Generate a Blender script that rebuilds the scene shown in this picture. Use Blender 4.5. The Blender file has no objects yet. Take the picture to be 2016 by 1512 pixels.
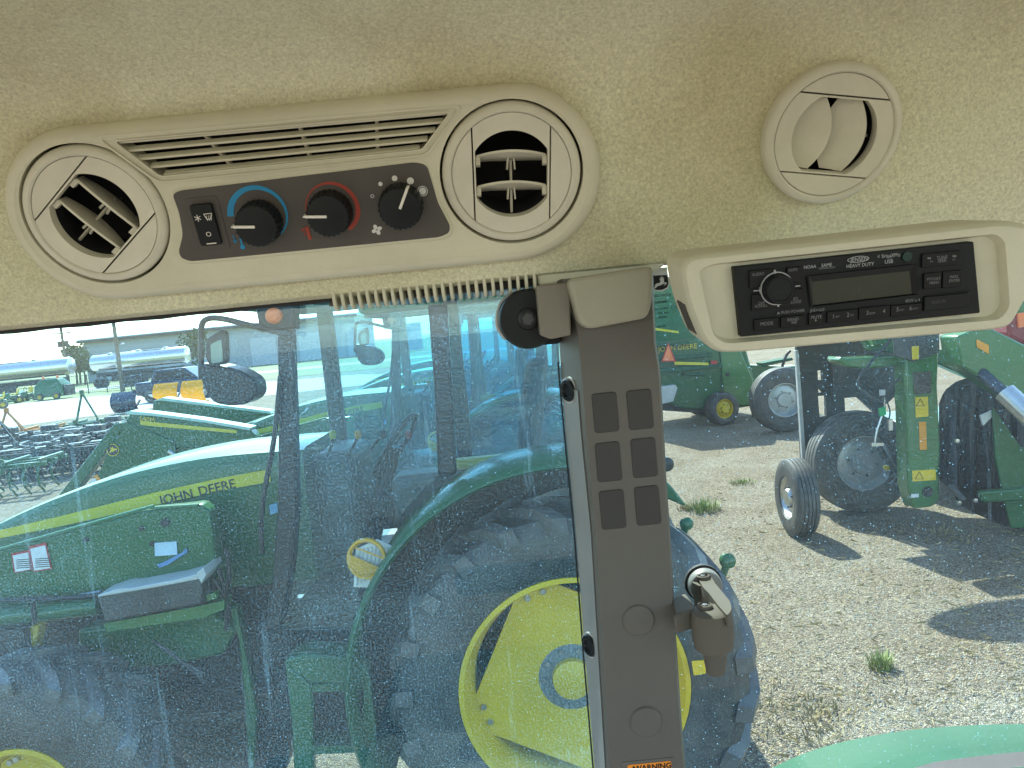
import bpy, math, random
import numpy as np
from mathutils import Vector, Matrix
random.seed(7); rng = np.random.default_rng(7)
PI = math.pi; R_ = math.radians
sc = bpy.context.scene
COL = sc.collection

# ---------------------------------------------------------------- camera
CAM_H = 2.45; FPX = 1500.0; PITCH = R_(4.4); ROLL = R_(5.6)
CPOS = Vector((0, 0, CAM_H))
FW = Vector((0, math.cos(PITCH), -math.sin(PITCH)))
_u0 = Vector((1, 0, 0)).cross(FW)
RT = Vector((1, 0, 0)) * math.cos(ROLL) - _u0 * math.sin(ROLL)
UP = Vector((1, 0, 0)) * math.sin(ROLL) + _u0 * math.cos(ROLL)
cam_d = bpy.data.cameras.new('camera'); cam = bpy.data.objects.new('camera', cam_d); COL.objects.link(cam)
cam_d.sensor_width = 36; cam_d.lens = 36 * FPX / 2016; cam_d.clip_start = 0.02; cam_d.clip_end = 3000
m3 = Matrix((RT, UP, -FW)).transposed()
cam.matrix_world = Matrix.Translation(CPOS) @ m3.to_4x4()
sc.camera = cam

# ---------------------------------------------------------------- light
SUN_AZ = math.atan2(-0.22, 0.97)       # from +Y, a little to the -X side
SUN_EL = R_(47)
w = bpy.data.worlds.new('World'); sc.world = w; w.use_nodes = True
nt = w.node_tree; bg = nt.nodes['Background']
sky = nt.nodes.new('ShaderNodeTexSky'); sky.sky_type = 'NISHITA'; sky.sun_disc = False
sky.sun_elevation = SUN_EL; sky.sun_rotation = SUN_AZ
sky.air_density = 1.0; sky.dust_density = 0.6; sky.ozone_density = 1.0
nt.links.new(sky.outputs[0], bg.inputs[0]); bg.inputs[1].default_value = 0.14
sd = bpy.data.lights.new('sun', 'SUN'); sun = bpy.data.objects.new('sun', sd); COL.objects.link(sun)
sd.energy = 3.6; sd.angle = R_(0.53); sd.color = (1.0, 0.95, 0.87)
sdir = Vector((math.sin(SUN_AZ) * math.cos(SUN_EL), math.cos(SUN_AZ) * math.cos(SUN_EL), math.sin(SUN_EL)))
sun.rotation_euler = sdir.to_track_quat('Z', 'Y').to_euler(); sun.location = sdir * 50
vs = sc.view_settings; vs.view_transform = 'Standard'; vs.look = 'None'; vs.exposure = 1.82; vs.gamma = 1.0
cy = sc.cycles
cy.use_denoising = True; cy.max_bounces = 8; cy.diffuse_bounces = 4; cy.glossy_bounces = 3
cy.transmission_bounces = 4; cy.transparent_max_bounces = 24; cy.caustics_reflective = False; cy.caustics_refractive = False
cy.sample_clamp_indirect = 4.0

# ---------------------------------------------------------------- pixel helpers (real depth is always given)
def ray(x, y): return FW + RT * ((x - 1008) / FPX) + UP * ((756 - y) / FPX)
def at(x, y, Y):
    d = ray(x, y); return CPOS + d * (Y / d.y)
def atz(x, y, Z=0.0):
    d = ray(x, y); return CPOS + d * ((Z - CAM_H) / d.z)
def P3(pts, Y): return [at(x, y, Y) for x, y in pts]

class Frame:
    def __init__(s, O, ux, uy):
        s.O = Vector(O); s.ux = Vector(ux).normalized(); s.uy = Vector(uy).normalized(); s.n = s.ux.cross(s.uy)
        # n must look at the camera
    def w(s, u, v, h=0.0): return s.O + s.ux * u + s.uy * v + s.n * h
    def uv(s, x, y, h=0.0):
        d = ray(x, y); P = s.O + s.n * h
        p = CPOS + d * ((P - CPOS).dot(s.n) / d.dot(s.n)) - s.O
        return (p.dot(s.ux), p.dot(s.uy))
    def at(s, u, v, h=0.0, rot=0.0):
        c, q = math.cos(rot), math.sin(rot)
        return Frame(s.w(u, v, h), s.ux * c + s.uy * q, s.uy * c - s.ux * q)

# ---------------------------------------------------------------- materials
MATS = {}
def L(n): return n.outputs[0]
def mat(name, col, rough=0.5, metal=0.0, var=0.10, vscale=6.0, bump=0.0, bscale=300.0, coat=0.0, spec=0.5, dust=0.0, emit=None):
    if name in MATS: return MATS[name]
    m = bpy.data.materials.new(name); m.use_nodes = True; t = m.node_tree
    b = t.nodes['Principled BSDF']
    b.inputs['Roughness'].default_value = rough; b.inputs['Metallic'].default_value = metal
    b.inputs['Specular IOR Level'].default_value = spec
    b.inputs['Coat Weight'].default_value = coat; b.inputs['Coat Roughness'].default_value = 0.12
    tc = t.nodes.new('ShaderNodeTexCoord'); no = t.nodes.new('ShaderNodeTexNoise')
    no.inputs['Scale'].default_value = vscale; no.inputs['Detail'].default_value = 6; no.inputs['Roughness'].default_value = 0.65
    t.links.new(tc.outputs['Object'], no.inputs['Vector'])
    rp = t.nodes.new('ShaderNodeValToRGB')
    lo = [c * (1 - var * 1.6) for c in col]; hi = [min(1, c * (1 + var * 1.6)) for c in col]
    rp.color_ramp.elements[0].position = 0.3; rp.color_ramp.elements[1].position = 0.7
    rp.color_ramp.elements[0].color = (*lo, 1); rp.color_ramp.elements[1].color = (*hi, 1)
    t.links.new(no.outputs[0], rp.inputs[0])
    out = rp.outputs[0]
    if dust > 0:
        n2 = t.nodes.new('ShaderNodeTexNoise'); n2.inputs['Scale'].default_value = vscale * 0.7; n2.inputs['Detail'].default_value = 10
        n2.inputs['Roughness'].default_value = 0.75
        t.links.new(tc.outputs['Object'], n2.inputs['Vector'])
        mr = t.nodes.new('ShaderNodeMapRange'); mr.inputs[1].default_value = 0.35; mr.inputs[2].default_value = 0.75; mr.inputs[4].default_value = dust
        t.links.new(n2.outputs[0], mr.inputs[0])
        mx = t.nodes.new('ShaderNodeMix'); mx.data_type = 'RGBA'; mx.inputs[7].default_value = (0.32, 0.29, 0.24, 1)
        t.links.new(mr.outputs[0], mx.inputs[0]); t.links.new(out, mx.inputs[6]); out = mx.outputs[2]
    t.links.new(out, b.inputs['Base Color'])
    r2 = t.nodes.new('ShaderNodeMapRange'); r2.inputs[3].default_value = max(0.02, rough - 0.10); r2.inputs[4].default_value = min(1, rough + 0.12)
    t.links.new(no.outputs[0], r2.inputs[0]); t.links.new(r2.outputs[0], b.inputs['Roughness'])
    if bump > 0:
        nb = t.nodes.new('ShaderNodeTexNoise'); nb.inputs['Scale'].default_value = bscale; nb.inputs['Detail'].default_value = 3
        t.links.new(tc.outputs['Object'], nb.inputs['Vector'])
        bp = t.nodes.new('ShaderNodeBump'); bp.inputs['Strength'].default_value = bump; bp.inputs['Distance'].default_value = 0.002
        t.links.new(nb.outputs[0], bp.inputs['Height']); t.links.new(bp.outputs[0], b.inputs['Normal'])
    MATS[name] = m; return m

BEIGE = mat('beige_plastic', (0.62, 0.595, 0.455), 0.5, var=0.05, vscale=14, bump=0.12, bscale=900)
BEIGE2 = mat('beige_vent_plastic', (0.64, 0.615, 0.50), 0.45, var=0.05, vscale=20, bump=0.10, bscale=900)
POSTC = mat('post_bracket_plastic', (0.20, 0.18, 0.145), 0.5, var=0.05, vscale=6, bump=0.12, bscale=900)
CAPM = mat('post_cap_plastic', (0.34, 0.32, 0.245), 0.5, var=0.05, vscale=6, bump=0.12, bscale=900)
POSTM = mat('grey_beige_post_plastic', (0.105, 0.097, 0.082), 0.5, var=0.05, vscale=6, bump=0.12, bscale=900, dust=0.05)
POSTG = mat('grey_post_edge_paint', (0.24, 0.25, 0.245), 0.5, var=0.06, vscale=30, dust=0.25)
COVER = mat('dark_grey_cover_plastic', (0.036, 0.033, 0.029), 0.55, var=0.06, bump=0.15, bscale=900)
PLATE = mat('brown_control_plate', (0.075, 0.067, 0.058), 0.45, var=0.05, vscale=20, bump=0.15, bscale=1200)
BLACKP = mat('black_plastic', (0.007, 0.009, 0.010), 0.5, spec=0.3, var=0.15, vscale=40, bump=0.08, bscale=1000)
BLACKG = mat('black_gloss', (0.005, 0.006, 0.007), 0.3, spec=0.3, var=0.1)
DEEP = mat('duct_black', (0.008, 0.008, 0.01), 0.9)
WHITEP = mat('white_paint', (0.75, 0.75, 0.72), 0.5, var=0.05)
CREAM = mat('pointer_white', (0.78, 0.75, 0.68), 0.45, var=0.04)
PRINT = mat('print_grey', (0.42, 0.43, 0.44), 0.5, var=0.02)
PRINTD = mat('print_dim', (0.20, 0.21, 0.21), 0.5, var=0.02)
BLUE = mat('blue_print', (0.01, 0.25, 0.50), 0.4, var=0.04)
RED = mat('red_print', (0.36, 0.045, 0.025), 0.4, var=0.04)
LCD = mat('lcd_olive', (0.026, 0.031, 0.019), 0.25, var=0.05, vscale=10)
ORANGE = mat('orange_print', (0.85, 0.27, 0.02), 0.45, var=0.04)
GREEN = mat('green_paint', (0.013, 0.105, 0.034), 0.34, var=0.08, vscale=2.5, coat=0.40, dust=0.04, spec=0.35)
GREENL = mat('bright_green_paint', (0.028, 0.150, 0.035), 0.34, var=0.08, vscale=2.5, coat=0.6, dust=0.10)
FENDG = mat('fender_green', (0.020, 0.088, 0.046), 0.65, var=0.07, vscale=5, dust=0.04, spec=0.2)
YEL = mat('yellow_paint', (0.68, 0.48, 0.012), 0.40, var=0.08, vscale=3, dust=0.12)
STRIPE = mat('yellow_stripe', (0.62, 0.52, 0.03), 0.4, var=0.05)
TYRE = mat('tyre_rubber', (0.042, 0.043, 0.045), 0.55, var=0.2, vscale=9, bump=0.3, bscale=150, dust=0.30)
LUGM = mat('lug_rubber', (0.075, 0.080, 0.086), 0.36, var=0.2, vscale=12, bump=0.3, bscale=90, spec=0.8, dust=0.25)
TYREG = mat('grey_tyre_rubber', (0.055, 0.056, 0.056), 0.6, var=0.2, vscale=9, bump=0.3, bscale=150, dust=0.35)
BLACKM = mat('black_metal', (0.011, 0.012, 0.015), 0.42, var=0.2, vscale=5, dust=0.08)
DGREY = mat('dark_grey_metal', (0.05, 0.052, 0.055), 0.5, var=0.2, vscale=5, dust=0.15)
STEEL = mat('steel', (0.55, 0.55, 0.55), 0.3, metal=0.9, var=0.1)
SILVER = mat('polished_tank', (0.62, 0.64, 0.67), 0.22, metal=0.85, var=0.05)
LGREY = mat('light_grey', (0.52, 0.52, 0.50), 0.5, var=0.08, dust=0.1)
WSTICK = mat('white_sticker', (0.70, 0.71, 0.72), 0.5, var=0.1, vscale=60)
YSTICK = mat('yellow_sticker', (0.75, 0.52, 0.02), 0.45, var=0.06, vscale=40)
OSTICK = mat('orange_reflector', (0.75, 0.30, 0.02), 0.35, var=0.06)
AMBER = mat('amber_lens', (0.62, 0.33, 0.02), 0.12, var=0.1, coat=0.5)
REDL = mat('red_paint', (0.45, 0.02, 0.02), 0.4, var=0.1)
SMV = mat('slow_sign_orange', (0.9, 0.20, 0.05), 0.45, var=0.05)
RUST = mat('orange_implement', (0.50, 0.20, 0.03), 0.6, var=0.2)
NAVY = mat('dark_blue_paint', (0.012, 0.025, 0.06), 0.25, var=0.1, coat=0.4)
WALLG = mat('grey_siding', (0.36, 0.38, 0.40), 0.6, var=0.08)
WOOD = mat('pole_wood', (0.16, 0.13, 0.10), 0.8, var=0.2)
SEAT = mat('seat_fabric', (0.10, 0.10, 0.10), 0.9, var=0.15, bump=0.4, bscale=250)
RUBBER = mat('rubber_seal', (0.012, 0.012, 0.013), 0.7, bump=0.3, bscale=400)
CURTAIN = mat('black_curtain', (0.012, 0.016, 0.024), 0.45, var=0.25, vscale=3, bump=0.3, bscale=12)
BARK = mat('bark', (0.10, 0.075, 0.05), 0.9, var=0.2)
LEAF = mat('leaf', (0.06, 0.10, 0.035), 0.7, var=0.35, vscale=1.2)
GRASSB = mat('grass_blade', (0.20, 0.25, 0.06), 0.7, var=0.3, vscale=20)
DRYB = mat('dry_grass_blade', (0.34, 0.27, 0.13), 0.8, var=0.3, vscale=20)

def fabric(name):
    m = bpy.data.materials.new(name); m.use_nodes = True; t = m.node_tree; b = t.nodes['Principled BSDF']
    tc = t.nodes.new('ShaderNodeTexCoord')
    n1 = t.nodes.new('ShaderNodeTexNoise'); n1.inputs['Scale'].default_value = 430; n1.inputs['Detail'].default_value = 5; n1.inputs['Roughness'].default_value = 0.7
    n1.inputs['Distortion'].default_value = 0.6
    n2 = t.nodes.new('ShaderNodeTexNoise'); n2.inputs['Scale'].default_value = 7; n2.inputs['Detail'].default_value = 5
    n3 = t.nodes.new('ShaderNodeTexNoise'); n3.inputs['Scale'].default_value = 900; n3.inputs['Detail'].default_value = 2
    for n in (n1, n2, n3): t.links.new(tc.outputs['Object'], n.inputs['Vector'])
    r1 = t.nodes.new('ShaderNodeValToRGB'); e = r1.color_ramp.elements
    e[0].position = 0.30; e[0].color = (0.52, 0.505, 0.345, 1); e[1].position = 0.72; e[1].color = (0.92, 0.905, 0.67, 1)
    t.links.new(n1.outputs[0], r1.inputs[0])
    r2 = t.nodes.new('ShaderNodeValToRGB'); e = r2.color_ramp.elements
    e[0].position = 0.32; e[0].color = (0.80, 0.76, 0.66, 1); e[1].position = 0.55; e[1].color = (1, 1, 1, 1)
    t.links.new(n2.outputs[0], r2.inputs[0])
    mx = t.nodes.new('ShaderNodeMix'); mx.data_type = 'RGBA'; mx.blend_type = 'MULTIPLY'; mx.inputs[0].default_value = 0.85
    t.links.new(r1.outputs[0], mx.inputs[6]); t.links.new(r2.outputs[0], mx.inputs[7])
    t.links.new(mx.outputs[2], b.inputs['Base Color'])
    b.inputs['Roughness'].default_value = 0.95; b.inputs['Sheen Weight'].default_value = 0.3; b.inputs['Specular IOR Level'].default_value = 0.1
    ad = t.nodes.new('ShaderNodeMath'); ad.operation = 'ADD'
    t.links.new(n1.outputs[0], ad.inputs[0]); t.links.new(n3.outputs[0], ad.inputs[1])
    bp = t.nodes.new('ShaderNodeBump'); bp.inputs['Strength'].default_value = 0.5; bp.inputs['Distance'].default_value = 0.0022
    t.links.new(ad.outputs[0], bp.inputs['Height']); t.links.new(bp.outputs[0], b.inputs['Normal'])
    return m
FABRIC = fabric('headliner_felt')

def dusty_glass(name, tint=(0.80, 0.93, 0.90), veil=0.05, specks=0.5, streak=0.06, sscale=400.0, seed=0.0, ior=1.45):
    m = bpy.data.materials.new(name); m.use_nodes = True; t = m.node_tree
    for n in list(t.nodes): t.nodes.remove(n)
    N = t.nodes.new; K = t.links.new
    out = N('ShaderNodeOutputMaterial'); tr = N('ShaderNodeBsdfTransparent'); tr.inputs[0].default_value = (*tint, 1)
    gl = N('ShaderNodeBsdfGlossy'); gl.inputs['Roughness'].default_value = 0.01; gl.inputs[0].default_value = (1, 1, 1, 1)
    fr = N('ShaderNodeFresnel'); fr.inputs[0].default_value = ior
    mg = N('ShaderNodeMixShader'); K(fr.outputs[0], mg.inputs[0]); K(tr.outputs[0], mg.inputs[1]); K(gl.outputs[0], mg.inputs[2])
    tl = N('ShaderNodeBsdfTranslucent'); tl.inputs[0].default_value = (0.30, 0.66, 0.92, 1)  # blue puts some reflected sky into the dust colour
    df = N('ShaderNodeBsdfDiffuse'); df.inputs[0].default_value = (0.30, 0.46, 0.52, 1)
    md = N('ShaderNodeMixShader'); md.inputs[0].default_value = 0.35; K(tl.outputs[0], md.inputs[1]); K(df.outputs[0], md.inputs[2])
    tc = N('ShaderNodeTexCoord'); mp = N('ShaderNodeMapping'); mp.inputs['Location'].default_value = (seed, 0, seed * 0.7)
    mp.inputs['Scale'].default_value = (1, 0, 1)
    K(tc.outputs['Object'], mp.inputs[0])
    # specks
    vo = N('ShaderNodeTexVoronoi'); vo.inputs['Scale'].default_value = sscale; vo.inputs['Randomness'].default_value = 1.0; K(mp.outputs[0], vo.inputs['Vector'])
    sp = N('ShaderNodeSeparateColor'); K(vo.outputs['Color'], sp.inputs[0])
    pw = N('ShaderNodeMath'); pw.operation = 'POWER'; pw.inputs[1].default_value = 3.0; K(sp.outputs[0], pw.inputs[0])
    rad = N('ShaderNodeMath'); rad.operation = 'MULTIPLY'; rad.inputs[1].default_value = 0.20; K(pw.outputs[0], rad.inputs[0])
    lt = N('ShaderNodeMath'); lt.operation = 'LESS_THAN'; K(vo.outputs['Distance'], lt.inputs[0]); K(rad.outputs[0], lt.inputs[1])
    ms = N('ShaderNodeMath'); ms.operation = 'MULTIPLY'; ms.inputs[1].default_value = specks; K(lt.outputs[0], ms.inputs[0])
    # fine grain + cloudy dirt
    g = N('ShaderNodeTexNoise'); g.inputs['Scale'].default_value = 620; g.inputs['Detail'].default_value = 2; K(mp.outputs[0], g.inputs['Vector'])
    gr = N('ShaderNodeMapRange'); gr.inputs[1].default_value = 0.45; gr.inputs[2].default_value = 0.75; gr.inputs[4].default_value = 2.4; K(g.outputs[0], gr.inputs[0])
    c = N('ShaderNodeTexNoise'); c.inputs['Scale'].default_value = 5; c.inputs['Detail'].default_value = 4; K(mp.outputs[0], c.inputs['Vector'])
    cr = N('ShaderNodeMapRange'); cr.inputs[1].default_value = 0.3; cr.inputs[2].default_value = 0.7; cr.inputs[3].default_value = 0.35; cr.inputs[4].default_value = 1.5; K(c.outputs[0], cr.inputs[0])
    ga = N('ShaderNodeMath'); ga.operation = 'ADD'; ga.inputs[1].default_value = 0.25; K(gr.outputs[0], ga.inputs[0])
    gc = N('ShaderNodeMath'); gc.operation = 'MULTIPLY'; K(ga.outputs[0], gc.inputs[0]); K(cr.outputs[0], gc.inputs[1])
    gv = N('ShaderNodeMath'); gv.operation = 'MULTIPLY'; gv.inputs[1].default_value = veil; K(gc.outputs[0], gv.inputs[0])
    # run-down streaks
    m2 = N('ShaderNodeMapping'); m2.inputs['Scale'].default_value = (60, 0, 3.5); m2.inputs['Rotation'].default_value = (0, 0.06, 0); K(tc.outputs['Object'], m2.inputs[0])
    s = N('ShaderNodeTexNoise'); s.inputs['Scale'].default_value = 1.0; s.inputs['Detail'].default_value = 6; s.inputs['Roughness'].default_value = 0.7; K(m2.outputs[0], s.inputs['Vector'])
    sr = N('ShaderNodeMapRange'); sr.inputs[1].default_value = 0.60; sr.inputs[2].default_value = 0.74; sr.inputs[4].default_value = streak; K(s.outputs[0], sr.inputs[0])
    # fine squiggly scratches
    wv = N('ShaderNodeTexNoise'); wv.inputs['Scale'].default_value = 38; wv.inputs['Detail'].default_value = 3; wv.inputs['Distortion'].default_value = 1.2; K(mp.outputs[0], wv.inputs['Vector'])
    ab = N('ShaderNodeMath'); ab.operation = 'SUBTRACT'; ab.inputs[1].default_value = 0.5; K(wv.outputs[0], ab.inputs[0])
    ab2 = N('ShaderNodeMath'); ab2.operation = 'ABSOLUTE'; K(ab.outputs[0], ab2.inputs[0])
    l2 = N('ShaderNodeMath'); l2.operation = 'LESS_THAN'; l2.inputs[1].default_value = 0.0022; K(ab2.outputs[0], l2.inputs[0])
    c2 = N('ShaderNodeMapRange'); c2.inputs[1].default_value = 0.52; c2.inputs[2].default_value = 0.62; c2.inputs[4].default_value = 0.16; K(c.outputs[0], c2.inputs[0])
    l3 = N('ShaderNodeMath'); l3.operation = 'MULTIPLY'; K(l2.outputs[0], l3.inputs[0]); K(c2.outputs[0], l3.inputs[1])
    a1 = N('ShaderNodeMath'); a1.operation = 'ADD'; K(gv.outputs[0], a1.inputs[0]); K(ms.outputs[0], a1.inputs[1])
    a2 = N('ShaderNodeMath'); a2.operation = 'ADD'; K(a1.outputs[0], a2.inputs[0]); K(sr.outputs[0], a2.inputs[1])
    a3 = N('ShaderNodeMath'); a3.operation = 'ADD'; a3.use_clamp = True; K(a2.outputs[0], a3.inputs[0]); K(l3.outputs[0], a3.inputs[1])
    fin = N('ShaderNodeMixShader'); K(a3.outputs[0], fin.inputs[0]); K(mg.outputs[0], fin.inputs[1]); K(md.outputs[0], fin.inputs[2])
    K(fin.outputs[0], out.inputs[0])
    MATS[name] = m; return m
GLASS_L = dusty_glass('dusty_side_glass', (0.67, 0.94, 0.99), veil=0.064, specks=0.36, streak=0.13, ior=1.30)
GLASS_R = dusty_glass('dusty_quarter_glass', (0.83, 0.96, 0.93), veil=0.028, specks=0.6, streak=0.02, seed=3.3, ior=1.25)
CLEAR = dusty_glass('clear_glass', (0.95, 1.0, 0.99), veil=0.0, specks=0.0, streak=0.0, ior=1.36)
GLASS_N = dusty_glass('tinted_cab_glass', (0.80, 0.96, 1.0), veil=0.05, specks=0.0, streak=0.0, seed=1.7)
GLASS_C = dusty_glass('vehicle_glass', (0.35, 0.45, 0.5), veil=0.02, specks=0.0, streak=0.0, seed=2.7)

def poly_mat(name, col):
    m = bpy.data.materials.new(name); m.use_nodes = True; t = m.node_tree; b = t.nodes['Principled BSDF']; o = [n for n in t.nodes if n.type == 'OUTPUT_MATERIAL'][0]
    no = t.nodes.new('ShaderNodeTexNoise'); no.inputs['Scale'].default_value = 3; rp = t.nodes.new('ShaderNodeValToRGB')
    rp.color_ramp.elements[0].color = (*[c * 0.85 for c in col], 1); rp.color_ramp.elements[1].color = (*col, 1); t.links.new(no.outputs[0], rp.inputs[0])
    tl = t.nodes.new('ShaderNodeBsdfTranslucent'); mx = t.nodes.new('ShaderNodeMixShader'); mx.inputs[0].default_value = 0.6
    t.links.new(rp.outputs[0], b.inputs['Base Color']); t.links.new(rp.outputs[0], tl.inputs[0]); b.inputs['Roughness'].default_value = 0.35
    t.links.new(b.outputs[0], mx.inputs[1]); t.links.new(tl.outputs[0], mx.inputs[2]); t.links.new(mx.outputs[0], o.inputs[0]); return m
PLOUGH = poly_mat('plough_yellow_plastic', (0.88, 0.56, 0.012))
def gravel_mat():
    m = bpy.data.materials.new('gravel'); m.use_nodes = True; t = m.node_tree; b = t.nodes['Principled BSDF']; K = t.links.new; N = t.nodes.new
    tc = N('ShaderNodeTexCoord')
    v = N('ShaderNodeTexVoronoi'); v.inputs['Scale'].default_value = 80; K(tc.outputs['Object'], v.inputs['Vector'])
    s = N('ShaderNodeSeparateColor'); K(v.outputs['Color'], s.inputs[0])
    r = N('ShaderNodeValToRGB'); e = r.color_ramp.elements
    e[0].position = 0.0; e[0].color = (0.15, 0.118, 0.080, 1); e[1].position = 1.0; e[1].color = (0.62, 0.575, 0.49, 1)
    for p, c in ((0.3, (0.29, 0.24, 0.175)), (0.6, (0.41, 0.36, 0.28)), (0.85, (0.48, 0.40, 0.29))):
        q = e.new(p); q.color = (*c, 1)
    K(s.outputs[0], r.inputs[0])
    n = N('ShaderNodeTexNoise'); n.inputs['Scale'].default_value = 1.1; n.inputs['Detail'].default_value = 6; n.inputs['Roughness'].default_value = 0.65; K(tc.outputs['Object'], n.inputs['Vector'])
    r2 = N('ShaderNodeValToRGB'); e = r2.color_ramp.elements
    e[0].position = 0.33; e[0].color = (0.78, 0.70, 0.58, 1); e[1].position = 0.62; e[1].color = (1.05, 1.05, 1.05, 1)
    K(n.outputs[0], r2.inputs[0])
    mx = N('ShaderNodeMix'); mx.data_type = 'RGBA'; mx.blend_type = 'MULTIPLY'; mx.inputs[0].default_value = 1.0
    K(r.outputs[0], mx.inputs[6]); K(r2.outputs[0], mx.inputs[7])
    # darker colour between stones
    ed = N('ShaderNodeTexVoronoi'); ed.feature = 'DISTANCE_TO_EDGE'; ed.inputs['Scale'].default_value = 80; K(tc.outputs['Object'], ed.inputs['Vector'])
    mr = N('ShaderNodeMapRange'); mr.inputs[1].default_value = 0.0; mr.inputs[2].default_value = 0.12; mr.inputs[3].default_value = 0.55; mr.inputs[4].default_value = 0.0; K(ed.outputs[0], mr.inputs[0])
    m2 = N('ShaderNodeMix'); m2.data_type = 'RGBA'; m2.inputs[7].default_value = (0.13, 0.11, 0.09, 1)
    K(mr.outputs[0], m2.inputs[0]); K(mx.outputs[2], m2.inputs[6]); K(m2.outputs[2], b.inputs['Base Color'])
    b.inputs['Roughness'].default_value = 0.9; b.inputs['Specular IOR Level'].default_value = 0.2
    m4 = N('ShaderNodeMapRange'); m4.inputs[1].default_value = 0.0; m4.inputs[2].default_value = 0.35; K(ed.outputs[0], m4.inputs[0])
    ad = N('ShaderNodeMath'); ad.operation = 'ADD'; K(m4.outputs[0], ad.inputs[0]); K(s.outputs[1], ad.inputs[1])
    bp = N('ShaderNodeBump'); bp.inputs['Strength'].default_value = 1.0; bp.inputs['Distance'].default_value = 0.012; K(ad.outputs[0], bp.inputs['Height']); K(bp.outputs[0], b.inputs['Normal'])
    return m
GRAVEL = gravel_mat()
ROADM = mat('pale_road', (0.40, 0.39, 0.37), 0.9, var=0.08, vscale=0.5, bump=0.3, bscale=30)
GRASSM = mat('verge_grass', (0.16, 0.17, 0.06), 0.9, var=0.35, vscale=1.5, bump=0.8, bscale=20)

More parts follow.
